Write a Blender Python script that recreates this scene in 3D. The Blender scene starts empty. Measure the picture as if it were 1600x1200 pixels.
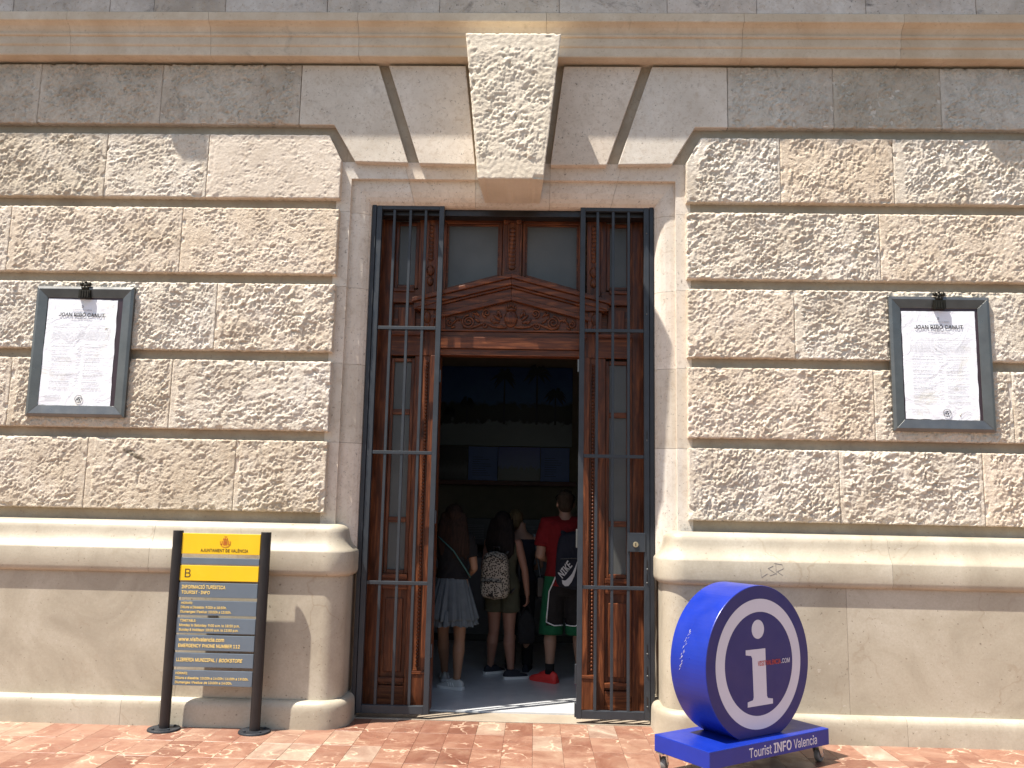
import bpy, bmesh, math, random
import numpy as np
from mathutils import Vector, Matrix

# ------------------------------------------------------------------ camera, sky, sun, exposure
SC = bpy.context.scene
COL = SC.collection
F_PX, PITCH, YAW, ROLL = 1340.0, math.radians(8.058), math.radians(1.718), math.radians(1.154)
CAM = Vector((0.2247, -6.5, 1.6))
fwd = Vector((-math.sin(YAW)*math.cos(PITCH), math.cos(YAW)*math.cos(PITCH), math.sin(PITCH)))
rgt = Vector((math.cos(YAW), math.sin(YAW), 0))
upv = rgt.cross(fwd)
RX = rgt*math.cos(ROLL) + upv*math.sin(ROLL)
UX = upv*math.cos(ROLL) - rgt*math.sin(ROLL)
cam_d = bpy.data.cameras.new('camera')
cam = bpy.data.objects.new('camera', cam_d)
COL.objects.link(cam)
M = Matrix((RX, UX, -fwd)).transposed().to_4x4()
M.translation = CAM
cam.matrix_world = M
cam_d.sensor_width = 36.0
cam_d.lens = F_PX/1600*36
cam_d.clip_end = 500
SC.camera = cam

SUN_DIR = Vector((1.75, 1.0, -4.4)).normalized()          # the way the light travels
sun_d = bpy.data.lights.new('sun', 'SUN')
sun_d.energy = 5.0
sun_d.angle = math.radians(0.53)
sun_d.color = (1.0, 0.945, 0.87)
sun = bpy.data.objects.new('sun', sun_d)
COL.objects.link(sun)
sun.rotation_euler = SUN_DIR.to_track_quat('-Z', 'Y').to_euler()
sun.location = (-6, -8, 14)
W = bpy.data.worlds.new('World')
SC.world = W
W.use_nodes = True
wn = W.node_tree.nodes
bg = wn['Background']
sky = wn.new('ShaderNodeTexSky')
sky.sky_type = 'NISHITA'
sky.sun_disc = False
sky.sun_elevation = math.asin(-SUN_DIR.z)
sky.sun_rotation = math.atan2(-SUN_DIR.x, -SUN_DIR.y)
sky.air_density = 1.2
sky.dust_density = 2.0
W.node_tree.links.new(sky.outputs[0], bg.inputs[0])
bg.inputs[1].default_value = 0.085
SC.view_settings.view_transform = 'Standard'
SC.view_settings.look = 'None'
SC.view_settings.exposure = 1.12
SC.view_settings.gamma = 1.0
SC.render.engine = 'CYCLES'
SC.cycles.max_bounces = 8
SC.cycles.diffuse_bounces = 5
SC.cycles.use_denoising = True
SC.cycles.sample_clamp_indirect = 6.0

# ------------------------------------------------------------------ helpers
rnd = random.Random(7)


def ray(px, py):
    return fwd*F_PX + RX*(px-800.0) + UX*(600.0-py)


def atY(px, py, Y):
    d = ray(px, py)
    return CAM + d*((Y-CAM.y)/d.y)


def atZ(px, py, Z):
    d = ray(px, py)
    return CAM + d*((Z-CAM.z)/d.z)


def _hash(ix, iy, seed):
    h = (ix.astype(np.int64)*374761393 + iy.astype(np.int64)*668265263 + seed*2147483647) & 0xffffffff
    h = ((h ^ (h >> 13))*1274126177) & 0xffffffff
    h = (h ^ (h >> 16)) & 0xffffffff
    return h.astype(np.float64)/4294967296.0


def perlin(x, y, seed):
    x0 = np.floor(x); y0 = np.floor(y)
    fx = x-x0; fy = y-y0
    ux = fx*fx*fx*(fx*(fx*6-15)+10); uy = fy*fy*fy*(fy*(fy*6-15)+10)

    def g(dx, dy):
        a = _hash(x0+dx, y0+dy, seed)*2*math.pi
        return np.cos(a)*(fx-dx)+np.sin(a)*(fy-dy)
    n0 = g(0, 0)*(1-ux)+g(1, 0)*ux
    n1 = g(0, 1)*(1-ux)+g(1, 1)*ux
    return (n0*(1-uy)+n1*uy)*1.5


class MB:
    """collects verts and faces of one mesh"""
    def __init__(self):
        self.v = []; self.f = []

    def add(self, vs, fs):
        o = len(self.v)
        self.v += [tuple(p) for p in vs]
        self.f += [tuple(i+o for i in q) for q in fs]
        return self

    def box(self, x0, x1, y0, y1, z0, z1):
        vs = [(x0, y0, z0), (x1, y0, z0), (x1, y1, z0), (x0, y1, z0), (x0, y0, z1), (x1, y0, z1), (x1, y1, z1), (x0, y1, z1)]
        return self.add(vs, [(0, 3, 2, 1), (4, 5, 6, 7), (0, 1, 5, 4), (1, 2, 6, 5), (2, 3, 7, 6), (3, 0, 4, 7)])

    def prism(self, poly, y0, y1):
        """polygon in XZ (counter-clockwise seen from -Y) extruded from y0 (front) to y1"""
        n = len(poly)
        vs = [(p[0], y0, p[1]) for p in poly]+[(p[0], y1, p[1]) for p in poly]
        fs = [tuple(range(n)), tuple(range(2*n-1, n-1, -1))]
        fs += [(i, i+n, (i+1) % n+n, (i+1) % n) for i in range(n)]
        return self.add(vs, fs)

    def tube(self, pts, rad, seg=10, cap=True):
        """pts: list of Vector, rad: radii (float or (a,b))"""
        pts = [Vector(p) for p in pts]
        n = len(pts)
        if not isinstance(rad, (list, tuple)) or (len(rad) == 2 and n != 2 and not isinstance(rad[0], (list, tuple))):
            rad = [rad]*n
        rings = []
        ref = None
        for i in range(n):
            t = (pts[min(i+1, n-1)]-pts[max(i-1, 0)])
            if t.length < 1e-9: t = Vector((0, 0, 1))
            t.normalize()
            if ref is None:
                ref = Vector((1, 0, 0)) if abs(t.x) < 0.8 else Vector((0, 1, 0))
            a = (ref-t*ref.dot(t)).normalized()
            b = t.cross(a)
            ref = a
            r = rad[i]
            ra, rb = (r if isinstance(r, (list, tuple)) else (r, r))
            rings.append([pts[i]+a*(ra*math.cos(2*math.pi*k/seg))+b*(rb*math.sin(2*math.pi*k/seg)) for k in range(seg)])
        vs = [p for r in rings for p in r]
        fs = []
        for i in range(n-1):
            for k in range(seg):
                k2 = (k+1) % seg
                fs.append((i*seg+k, i*seg+k2, (i+1)*seg+k2, (i+1)*seg+k))
        if cap:
            fs.append(tuple(range(seg-1, -1, -1)))
            fs.append(tuple((n-1)*seg+k for k in range(seg)))
        return self.add(vs, fs)

    def ell(self, c, r, seg=16, rings=10, mat=None):
        vs = []; fs = []
        c = Vector(c)
        for i in range(1, rings):
            th = math.pi*i/rings
            for k in range(seg):
                ph = 2*math.pi*k/seg
                p = Vector((r[0]*math.sin(th)*math.cos(ph), r[1]*math.sin(th)*math.sin(ph), r[2]*math.cos(th)))
                if mat is not None: p = mat @ p
                vs.append(c+p)
        top = Vector((0, 0, r[2])); bot = Vector((0, 0, -r[2]))
        if mat is not None: top = mat @ top; bot = mat @ bot
        vs += [c+top, c+bot]
        nt = len(vs)-2
        for i in range(rings-2):
            for k in range(seg):
                k2 = (k+1) % seg
                fs.append((i*seg+k, (i+1)*seg+k, (i+1)*seg+k2, i*seg+k2))
        for k in range(seg):
            k2 = (k+1) % seg
            fs.append((nt, k, k2))
            fs.append((nt+1, (rings-2)*seg+k2, (rings-2)*seg+k))
        return self.add(vs, fs)

    def sweep(self, frames, closed_profile=True, caps=True):
        """frames: list of rings (lists of points) of one size"""
        m = len(frames[0]); n = len(frames)
        vs = [p for r in frames for p in r]
        fs = []
        for i in range(n-1):
            for k in range(m if closed_profile else m-1):
                k2 = (k+1) % m
                fs.append((i*m+k, i*m+k2, (i+1)*m+k2, (i+1)*m+k))
        if caps and closed_profile:
            fs.append(tuple(range(m-1, -1, -1)))
            fs.append(tuple((n-1)*m+k for k in range(m)))
        return self.add(vs, fs)


def mesh_of(mb, name, bevel=0.0, segs=2, smooth=False, origin=None, fix=True):
    me = bpy.data.meshes.new(name)
    vs = mb.v
    if origin is not None:
        ox, oy, oz = origin
        vs = [(a-ox, b-oy, c-oz) for a, b, c in vs]
    me.from_pydata(vs, [], mb.f)
    if fix or bevel:
        bm = bmesh.new(); bm.from_mesh(me)
        if bevel:
            bmesh.ops.remove_doubles(bm, verts=bm.verts, dist=1e-6)
        bmesh.ops.recalc_face_normals(bm, faces=bm.faces)
        if bevel:
            es = [e for e in bm.edges if len(e.link_faces) == 2 and e.calc_face_angle(0) > 0.6]
            bmesh.ops.bevel(bm, geom=es, offset=bevel, segments=segs, profile=0.5, affect='EDGES', clamp_overlap=True)
        bm.to_mesh(me); bm.free()
    if smooth:
        me.polygons.foreach_set('use_smooth', [True]*len(me.polygons))
    me.update()
    return me


def put(name, me, mat, parent=None, loc=None):
    o = bpy.data.objects.new(name, me)
    COL.objects.link(o)
    if mat is not None and not me.materials: me.materials.append(mat)
    if parent is not None: o.parent = parent
    if loc is not None: o.location = loc
    return o


def part(name, mb, mat, parent=None, bevel=0.0, smooth=False, segs=2, center=True):
    c = None
    if center:
        xs = np.array(mb.v)
        c = tuple((xs.min(0)+xs.max(0))/2)
    me = mesh_of(mb, name, bevel, segs, smooth, c)
    return put(name, me, mat, parent, c)


def sub(o_parent, name, mb, mat, bevel=0.0, smooth=False, segs=2):
    """child of a part whose own location is not zero: coordinates given in the thing's space"""
    o = part(name, mb, mat, None, bevel, smooth, segs)
    l = Vector(o.location)
    o.parent = o_parent
    o.location = l-Vector(o_parent.location)
    return o


def empty(name, loc, label=None, cat=None, group=None, rz=0.0):
    o = bpy.data.objects.new(name, None)
    o.empty_display_size = 0.2
    COL.objects.link(o)
    o.location = loc
    o.rotation_euler = (0, 0, rz)
    if label: o['label'] = label
    if cat: o['category'] = cat
    if group: o['group'] = group
    return o


def tag(o, label, cat, group=None):
    o['label'] = label; o['category'] = cat
    if group: o['group'] = group
    return o


# ------------------------------------------------------------------ materials
class NT:
    def __init__(self, name, rough=0.6, spec=0.5):
        self.m = bpy.data.materials.new(name)
        self.m.use_nodes = True
        self.t = self.m.node_tree
        self.b = self.t.nodes['Principled BSDF']
        self.b.inputs['Roughness'].default_value = rough
        self.b.inputs['Specular IOR Level'].default_value = spec
        self._v = None

    def n(self, kind, **kw):
        nd = self.t.nodes.new(kind)
        for k, v in kw.items(): setattr(nd, k, v)
        return nd

    def l(self, a, b): self.t.links.new(a, b)

    def vec(self, scale=(1, 1, 1), randomize=True, world=False):
        tc = self.n('ShaderNodeTexCoord')
        src = tc.outputs['Object']
        if world:
            g = self.n('ShaderNodeNewGeometry'); src = g.outputs['Position']
        if randomize:
            oi = self.n('ShaderNodeObjectInfo')
            mu = self.n('ShaderNodeMath', operation='MULTIPLY'); mu.inputs[1].default_value = 37.0
            self.l(oi.outputs['Random'], mu.inputs[0])
            ad = self.n('ShaderNodeVectorMath', operation='ADD')
            self.l(src, ad.inputs[0]); self.l(mu.outputs[0], ad.inputs[1])
            src = ad.outputs[0]
        mp = self.n('ShaderNodeMapping')
        mp.inputs['Scale'].default_value = scale
        self.l(src, mp.inputs[0])
        return mp.outputs[0]

    def noise(self, vec, scale, detail=4, rough=0.55, dist=0.0):
        nd = self.n('ShaderNodeTexNoise')
        nd.inputs['Scale'].default_value = scale
        nd.inputs['Detail'].default_value = detail
        nd.inputs['Roughness'].default_value = rough
        nd.inputs['Distortion'].default_value = dist
        self.l(vec, nd.inputs['Vector'])
        return nd.outputs[0]

    def ramp(self, fac, stops):
        r = self.n('ShaderNodeValToRGB')
        el = r.color_ramp.elements
        while len(el) < len(stops): el.new(0.5)
        for e, (p, c) in zip(el, stops):
            e.position = p
            e.color = (*c, 1) if len(c) == 3 else c
        self.l(fac, r.inputs[0])
        return r.outputs[0]

    def mix(self, fac, a, b, mode='MIX'):
        m = self.n('ShaderNodeMix', data_type='RGBA', blend_type=mode)
        for s, v in ((0, fac), (6, a), (7, b)):
            if hasattr(v, 'is_linked'): self.l(v, m.inputs[s])
            elif s == 0: m.inputs[0].default_value = v
            else: m.inputs[s].default_value = (*v, 1)
        return m.outputs[2]

    def objrand(self):
        return self.n('ShaderNodeObjectInfo').outputs['Random']

    def color(self, s):
        if hasattr(s, 'is_linked'): self.l(s, self.b.inputs['Base Color'])
        else: self.b.inputs['Base Color'].default_value = (*s, 1)

    def bump(self, h, strength=0.3, dist=0.01):
        b = self.n('ShaderNodeBump')
        b.inputs['Strength'].default_value = strength
        b.inputs['Distance'].default_value = dist
        self.l(h, b.inputs['Height'])
        self.l(b.outputs[0], self.b.inputs['Normal'])

    def roughness(self, s): self.l(s, self.b.inputs['Roughness'])


def g3(v): return (v, v, v)


def mat_stone(name, tones, speck=0.5, stain=0.4, bump=0.5, rough=0.85, bscale=90, stain_col=(0.16, 0.13, 0.10), smear=None):
    m = NT(name, rough, 0.3)
    v = m.vec()
    big = m.noise(v, 2.6, 6, 0.6, 0.4)
    c = m.ramp(big, [(0.30, tones[0]), (0.5, tones[1]), (0.68, tones[2])])
    mid = m.noise(v, 14, 5, 0.65, 0.3)
    c = m.mix(m.ramp(mid, [(0.35, g3(0.0)), (0.7, g3(0.55))]), c, tones[3])
    # tint of the single stone
    tint = m.ramp(m.objrand(), [(0.0, (0.88, 0.84, 0.78)), (0.5, (1, 1, 1)), (1.0, (1.0, 0.93, 0.86))])
    c = m.mix(1.0, c, tint, 'MULTIPLY')
    # dark pores and lichen
    tan = m.ramp(m.noise(v, 24, 6, 0.75, 0.8), [(0.50, g3(0.0)), (0.66, g3(speck*0.6))])
    c = m.mix(tan, c, (0.40, 0.30, 0.20))
    po = m.noise(v, 46, 4, 0.7, 0.2)
    pm = m.ramp(po, [(0.61, g3(0.0)), (0.68, g3(speck))])
    c = m.mix(pm, c, stain_col)
    st = m.noise(v, 4.5, 8, 0.7, 1.2)
    sm = m.ramp(st, [(0.58, g3(0.0)), (0.78, g3(stain))])
    c = m.mix(sm, c, (stain_col[0]*1.3, stain_col[1]*1.3, stain_col[2]*1.35))
    if smear:                                 # one old scrape of dirt: centre, angle, half length, half width
        tc = m.n('ShaderNodeTexCoord')
        mp = m.n('ShaderNodeMapping', vector_type='TEXTURE')
        mp.inputs['Location'].default_value = (smear[0], 0, smear[1])
        mp.inputs['Rotation'].default_value = (0, -smear[2], 0)
        mp.inputs['Scale'].default_value = (smear[3], 10.0, smear[4])
        m.l(tc.outputs['Object'], mp.inputs[0])
        ln = m.n('ShaderNodeVectorMath', operation='LENGTH'); m.l(mp.outputs[0], ln.inputs[0])
        ad = m.n('ShaderNodeMath', operation='ADD'); m.l(ln.outputs['Value'], ad.inputs[0])
        m.l(m.noise(m.vec((1, 1, 1), False), 30, 5, 0.7), ad.inputs[1])
        c = m.mix(m.ramp(ad.outputs[0], [(0.75, g3(0.75)), (1.25, g3(0.0))]), c, (0.10, 0.08, 0.045))
    m.color(c)
    bn = m.noise(v, bscale, 6, 0.7)
    m.bump(bn, bump, 0.012)
    return m.m


T_CREAM = [(0.56, 0.485, 0.38), (0.70, 0.632, 0.525), (0.77, 0.712, 0.62), (0.58, 0.495, 0.385)]
T_PALE = [(0.565, 0.512, 0.435), (0.66, 0.610, 0.53), (0.72, 0.675, 0.60), (0.59, 0.537, 0.46)]
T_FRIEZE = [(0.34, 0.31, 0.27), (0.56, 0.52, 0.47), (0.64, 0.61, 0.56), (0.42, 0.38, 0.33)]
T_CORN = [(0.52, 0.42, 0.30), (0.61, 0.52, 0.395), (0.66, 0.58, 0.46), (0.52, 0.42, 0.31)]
STONE_R = mat_stone('rough_limestone', T_CREAM, 0.7, 0.4, 0.9)
STONE_SM = mat_stone('smeared_limestone', T_CREAM, 0.7, 0.4, 0.9, smear=(-0.20, 0.135, math.radians(-27), 0.30, 0.045))
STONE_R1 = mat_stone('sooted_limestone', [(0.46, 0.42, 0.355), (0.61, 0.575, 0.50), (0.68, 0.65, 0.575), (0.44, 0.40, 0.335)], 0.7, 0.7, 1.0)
STONE_S = mat_stone('dressed_limestone', T_PALE, 0.75, 0.5, 0.30, 0.8, 140)
STONE_SHADE = mat_stone('shaded_channel_limestone', [(0.33, 0.28, 0.21), (0.41, 0.355, 0.275), (0.46, 0.41, 0.325), (0.32, 0.265, 0.20)], 0.5, 0.6, 0.3)  # darker than the face stone: shadow of the channels put into the colour
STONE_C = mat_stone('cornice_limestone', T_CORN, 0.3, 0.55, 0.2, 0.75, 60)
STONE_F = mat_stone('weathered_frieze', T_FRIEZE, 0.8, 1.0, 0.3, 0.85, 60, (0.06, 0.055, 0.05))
STONE_K = mat_stone('keystone_limestone', [(0.56, 0.51, 0.41), (0.64, 0.59, 0.49), (0.67, 0.625, 0.53), (0.60, 0.545, 0.45)], 0.1, 0.1, 0.45)


def mat_plinth():
    m = NT('polished_plinth_limestone', 0.42, 0.5)
    v = m.vec()
    big = m.noise(v, 1.7, 7, 0.62, 0.8)
    c = m.ramp(big, [(0.32, (0.335, 0.29, 0.215)), (0.5, (0.42, 0.37, 0.28)), (0.68, (0.49, 0.44, 0.345))])
    # fine natural seams
    vo = m.n('ShaderNodeTexVoronoi', feature='DISTANCE_TO_EDGE')
    vo.inputs['Scale'].default_value = 1.3
    nz = m.n('ShaderNodeTexNoise'); nz.inputs['Scale'].default_value = 3.0; nz.inputs['Detail'].default_value = 5
    m.l(v, nz.inputs['Vector'])
    mx = m.n('ShaderNodeMix', data_type='RGBA'); mx.inputs[0].default_value = 0.35
    m.l(v, mx.inputs[6]); m.l(nz.outputs['Color'], mx.inputs[7])
    m.l(mx.outputs[2], vo.inputs['Vector'])
    vein = m.ramp(vo.outputs['Distance'], [(0.0, g3(0.40)), (0.004, g3(0.25)), (0.009, g3(0.0))])
    vm = m.mix(1.0, vein, m.ramp(m.noise(v, 2.2, 3), [(0.48, g3(0)), (0.6, g3(1))]), 'MULTIPLY')
    c = m.mix(vm, c, (0.24, 0.17, 0.10))
    bl = m.ramp(m.noise(v, 7, 6, 0.7, 1.0), [(0.60, g3(0)), (0.72, g3(0.35))])
    c = m.mix(bl, c, (0.30, 0.22, 0.15))
    pale = m.ramp(m.noise(v, 11, 6, 0.75, 2.0), [(0.66, g3(0)), (0.71, g3(0.6))])
    c = m.mix(pale, c, (0.62, 0.57, 0.50))
    fine = m.ramp(m.noise(v, 60, 6, 0.75), [(0.40, g3(0.22)), (0.62, g3(0.0))])
    c = m.mix(fine, c, (0.26, 0.21, 0.15))
    chip = m.ramp(m.noise(v, 21, 7, 0.8, 3.0), [(0.655, g3(0)), (0.68, g3(0.7))])
    c = m.mix(chip, c, (0.66, 0.61, 0.54))
    pit = m.ramp(m.noise(v, 45, 3, 0.6), [(0.66, g3(0)), (0.71, g3(0.7))])
    c = m.mix(pit, c, (0.12, 0.09, 0.06))
    m.color(c)
    m.roughness(m.ramp(m.noise(v, 5, 5), [(0.3, g3(0.34)), (0.7, g3(0.58))]))
    m.bump(m.noise(v, 25, 5, 0.6), 0.12, 0.006)
    return m.m


PLINTH = mat_plinth()


def mat_plain(name, col, rough=0.5, spec=0.5, var=0.0, metal=0.0, bump=0.0, bscale=60, coat=0.0):
    m = NT(name, rough, spec)
    m.b.inputs['Metallic'].default_value = metal
    m.b.inputs['Coat Weight'].default_value = coat
    v = m.vec()
    if var:
        nz = m.noise(v, 6, 6, 0.65)
        lo = tuple(max(0, x*(1-var)) for x in col); hi = tuple(min(1, x*(1+var)) for x in col)
        m.color(m.ramp(nz, [(0.3, lo), (0.7, hi)]))
        m.roughness(m.ramp(m.noise(v, 9, 5), [(0.3, g3(max(0.05, rough*0.8))), (0.7, g3(min(1, rough*1.2)))]))
    else: m.color(col)
    if bump: m.bump(m.noise(v, bscale, 5, 0.65), bump, 0.004)
    return m.m


IRON = mat_plain('slate_painted_iron', (0.022, 0.027, 0.033), 0.5, 0.5, 0.25, bump=0.15, bscale=120)
IRON_D = mat_plain('dark_painted_iron', (0.012, 0.014, 0.018), 0.55, 0.5, 0.3, bump=0.15, bscale=120)
BRASS = mat_plain('worn_brass', (0.55, 0.45, 0.28), 0.35, 0.5, 0.2, 0.9)
BLACK = mat_plain('black_paint', (0.012, 0.010, 0.010), 0.38, 0.5, 0.3, bump=0.1)
STEEL = mat_plain('brushed_steel', (0.16, 0.16, 0.152), 0.33, 0.5, 0.15, 0.75)
BRONZE = mat_plain('dark_bronze', (0.03, 0.026, 0.018), 0.45, 0.5, 0.5, 0.7, bump=0.4)
YELLOW = mat_plain('yellow_enamel', (0.80, 0.50, 0.010), 0.35, 0.5, 0.04)
SLATE = mat_plain('slate_grey_enamel', (0.115, 0.145, 0.175), 0.4, 0.5, 0.06)
GOLD_T = mat_plain('ochre_lettering', (0.85, 0.62, 0.20), 0.5)
DARK_T = mat_plain('dark_brown_lettering', (0.06, 0.04, 0.015), 0.5)
RED_T = mat_plain('crest_red', (0.45, 0.07, 0.02), 0.5)
BLUE = mat_plain('cobalt_blue_paint', (0.005, 0.022, 0.25), 0.34, 0.5, 0.10, bump=0.03)
NAVY = mat_plain('navy_vinyl_face', (0.014, 0.014, 0.13), 0.45, 0.5, 0.06)
WHITE_V = mat_plain('white_vinyl', (0.62, 0.60, 0.66), 0.45, 0.4, 0.03)
RED_V = mat_plain('red_vinyl', (0.50, 0.06, 0.03), 0.45)
CHROME = mat_plain('caster_metal', (0.45, 0.44, 0.42), 0.28, 0.5, 0.3, 0.9)
RUBBER = mat_plain('grey_caster_tread', (0.16, 0.16, 0.15), 0.5)
PLUM = mat_plain('dark_plum_backboard', (0.040, 0.022, 0.028), 0.35, 0.5, 0.25)
INK = mat_plain('black_ink', (0.015, 0.015, 0.018), 0.7)
INK2 = mat_plain('faded_ink', (0.36, 0.36, 0.37), 0.8)
PENCIL = mat_plain('grey_marker', (0.20, 0.18, 0.17), 0.8)


def mat_paper():
    m = NT('weathered_paper', 0.75, 0.3)
    v = m.vec()
    st = m.ramp(m.noise(v, 3.2, 5, 0.6, 1.0), [(0.55, g3(0)), (0.72, g3(0.55))])
    m.color(m.mix(st, (0.78, 0.79, 0.82), (0.72, 0.69, 0.52)))
    m.bump(m.noise(v, 5, 4, 0.6, 2.0), 0.35, 0.02)
    return m.m


PAPER = mat_paper()


def mat_wood(name, axis, base=((0.034, 0.010, 0.004), (0.098, 0.028, 0.010), (0.235, 0.078, 0.027))):
    m = NT(name, 0.42, 0.30)
    sc = {'x': (1.2, 14, 14), 'z': (14, 14, 1.2)}[axis]
    v = m.vec(sc)
    nz = m.noise(v, 3.0, 7, 0.6, 0.6)
    c = m.ramp(nz, [(0.30, base[0]), (0.5, base[1]), (0.72, base[2])])
    v2 = m.vec()
    kn = m.ramp(m.noise(v2, 4.0, 4, 0.6, 0.5), [(0.62, g3(0)), (0.75, g3(0.75))])
    c = m.mix(kn, c, (0.035, 0.012, 0.006))
    m.color(c)
    m.roughness(m.ramp(nz, [(0.3, g3(0.30)), (0.7, g3(0.46))]))
    m.bump(nz, 0.12, 0.004)
    return m.m


WOOD_V = mat_wood('varnished_wood_upright', 'z')
WOOD_H = mat_wood('varnished_wood_level', 'x')


def mat_frost():
    m = NT('frosted_glass', 0.42, 0.5)
    v = m.vec()
    m.color(m.ramp(m.noise(v, 3, 5), [(0.3, (0.075, 0.077, 0.071)), (0.7, (0.115, 0.117, 0.109))]))
    m.b.inputs['Transmission Weight'].default_value = 0.25
    m.bump(m.noise(v, 160, 3), 0.15, 0.003)
    return m.m


FROST = mat_frost()


def mat_marble_tile(name, randomize=True, grid=False):
    m = NT(name, 0.40, 0.5)
    v = m.vec((1, 1, 1), randomize)
    rot = None
    big = m.noise(v, 2.6, 8, 0.68, 1.4)
    c = m.ramp(big, [(0.30, (0.175, 0.080, 0.053)), (0.46, (0.235, 0.120, 0.081)), (0.60, (0.28, 0.163, 0.112)), (0.74, (0.35, 0.26, 0.183))])
    if randomize:
        t = m.ramp(m.objrand(), [(0.0, (0.66, 0.54, 0.50)), (0.22, (0.86, 0.76, 0.72)), (0.5, (1.0, 0.94, 0.90)), (0.78, (1.04, 1.06, 1.04)), (0.9, (1.12, 1.30, 1.32)), (1.0, (1.2, 1.6, 1.75))])
        c = m.mix(1.0, c, t, 'MULTIPLY')
    nz = m.n('ShaderNodeTexNoise'); nz.inputs['Scale'].default_value = 7.0; nz.inputs['Detail'].default_value = 6
    m.l(v, nz.inputs['Vector'])
    mx = m.n('ShaderNodeMix', data_type='RGBA'); mx.inputs[0].default_value = 0.22
    m.l(v, mx.inputs[6]); m.l(nz.outputs['Color'], mx.inputs[7])
    vo = m.n('ShaderNodeTexVoronoi', feature='DISTANCE_TO_EDGE'); vo.inputs['Scale'].default_value = 3.6
    m.l(mx.outputs[2], vo.inputs['Vector'])
    vein = m.ramp(vo.outputs['Distance'], [(0.0, g3(0.9)), (0.010, g3(0.55)), (0.028, g3(0.0))])
    msk = m.ramp(m.noise(v, 5.0, 3, 0.6, 0.5), [(0.45, g3(0)), (0.60, g3(1))])
    c = m.mix(m.mix(1.0, vein, msk, 'MULTIPLY'), c, (0.60, 0.44, 0.31))
    gr = m.ramp(m.noise(v, 9, 6, 0.7, 1.5), [(0.60, g3(0)), (0.72, g3(0.5))])
    c = m.mix(gr, c, (0.33, 0.255, 0.19))
    if grid:
        br = m.n('ShaderNodeTexBrick'); br.offset = 0.0
        br.inputs['Scale'].default_value = 1.0
        br.inputs['Brick Width'].default_value = 0.2; br.inputs['Row Height'].default_value = 0.36
        br.inputs['Mortar Size'].default_value = 0.0025
        br.inputs['Color1'].default_value = (0.75, 0.7, 0.68, 1); br.inputs['Color2'].default_value = (1.2, 1.3, 1.3, 1)
        br.inputs['Mortar'].default_value = (0.4, 0.4, 0.4, 1)
        tc = m.n('ShaderNodeTexCoord'); m.l(tc.outputs['Object'], br.inputs['Vector'])
        c = m.mix(1.0, c, br.outputs['Color'], 'MULTIPLY')
    wv = m.vec((1, 1, 1), False, True)
    gum = m.ramp(m.noise(wv, 17, 2, 0.4), [(0.735, g3(0)), (0.75, g3(0.55))])
    c = m.mix(gum, c, (0.10, 0.08, 0.065))
    dust = m.ramp(m.noise(wv, 3.0, 7, 0.7, 0.6), [(0.50, g3(0)), (0.75, g3(0.22))])
    c = m.mix(dust, c, (0.34, 0.25, 0.185))
    m.color(c)
    m.roughness(m.ramp(m.noise(v, 12, 4), [(0.3, g3(0.32)), (0.7, g3(0.55))]))
    m.bump(m.noise(v, 70, 4), 0.08, 0.003)
    return m.m


TILE = mat_marble_tile('red_marble_tile')
TILE_FAR = mat_marble_tile('red_marble_paving_far', False, True)
THRESH = mat_stone('threshold_stone', [(0.26, 0.22, 0.17), (0.33, 0.28, 0.22), (0.40, 0.35, 0.28), (0.28, 0.235, 0.18)], 0.3, 0.3, 0.2, 0.6)
FLOOR_IN = mat_plain('pale_grey_terrazzo', (0.52, 0.53, 0.53), 0.22, 0.5, 0.08)
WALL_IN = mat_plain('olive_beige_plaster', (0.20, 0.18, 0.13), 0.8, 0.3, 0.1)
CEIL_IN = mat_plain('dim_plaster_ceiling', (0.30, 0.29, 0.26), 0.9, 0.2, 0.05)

# ------------------------------------------------------------------ ground
GZ = 0.0
mb = MB(); mb.box(-60, 60, -4.2, 0.169, -0.3, -0.008)
pave = part('pavement', mb, TILE_FAR, center=False)
pave['kind'] = 'structure'
b = MB(); b.box(-60, 60, -4.5, -4.201, -0.3, -0.004)
kerb = part('kerb', b, THRESH, None, 0.01); kerb['kind'] = 'structure'
b = MB(); b.box(-150, 150, -200, -4.501, -0.5, -0.13)
road = part('road', b, mat_plain('worn_asphalt', (0.075, 0.073, 0.07), 0.9, 0.3, 0.2, bump=0.4, bscale=40)); road['kind'] = 'structure'
TILE_W, TILE_D = 0.2, 0.36
row0 = 0.169
tile_me = []
for k in range(6):
    b = MB(); b.box(-TILE_W/2+0.0007, TILE_W/2-0.0007, -TILE_D/2+0.0007, TILE_D/2-0.0007, -0.012, 0)
    tile_me.append(mesh_of(b, 'paving_tile', 0.001, 1))
    tile_me[-1].materials.append(TILE)
for r in range(5):
    y = row0-0.10-TILE_D*(r+0.5)+TILE_D
    y = row0-TILE_D*(r+0.5)
    for c in range(-22, 22):
        x = (c+0.5)*TILE_W+0.03
        if r == 0 and abs(x) > 1.35: continue
        o = put('paving_tile', tile_me[(r*7+c) % 6], None, pave, (x, y, 0.0+rnd.uniform(-0.0009, 0.0009)))
        o.rotation_euler = (rnd.uniform(-0.002, 0.002), rnd.uniform(-0.003, 0.003), math.pi if rnd.random() < .5 else 0)

# ------------------------------------------------------------------ facade
fac = empty('stone_facade', (0, 0, 0), 'rusticated cream limestone facade with big keystone over the doorway', 'building')

Z_BOT = [4.605, 3.987, 3.367, 2.750, 2.133, 1.517]      # lower edges of courses 1..6
Z_TOP = [5.115, 4.518, 3.902, 3.286, 2.672, 2.055]
DX = 1.37


def sstep(a, b, x):
    t = np.clip((x-a)/(b-a), 0, 1)
    return t*t*(3-2*t)


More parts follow.
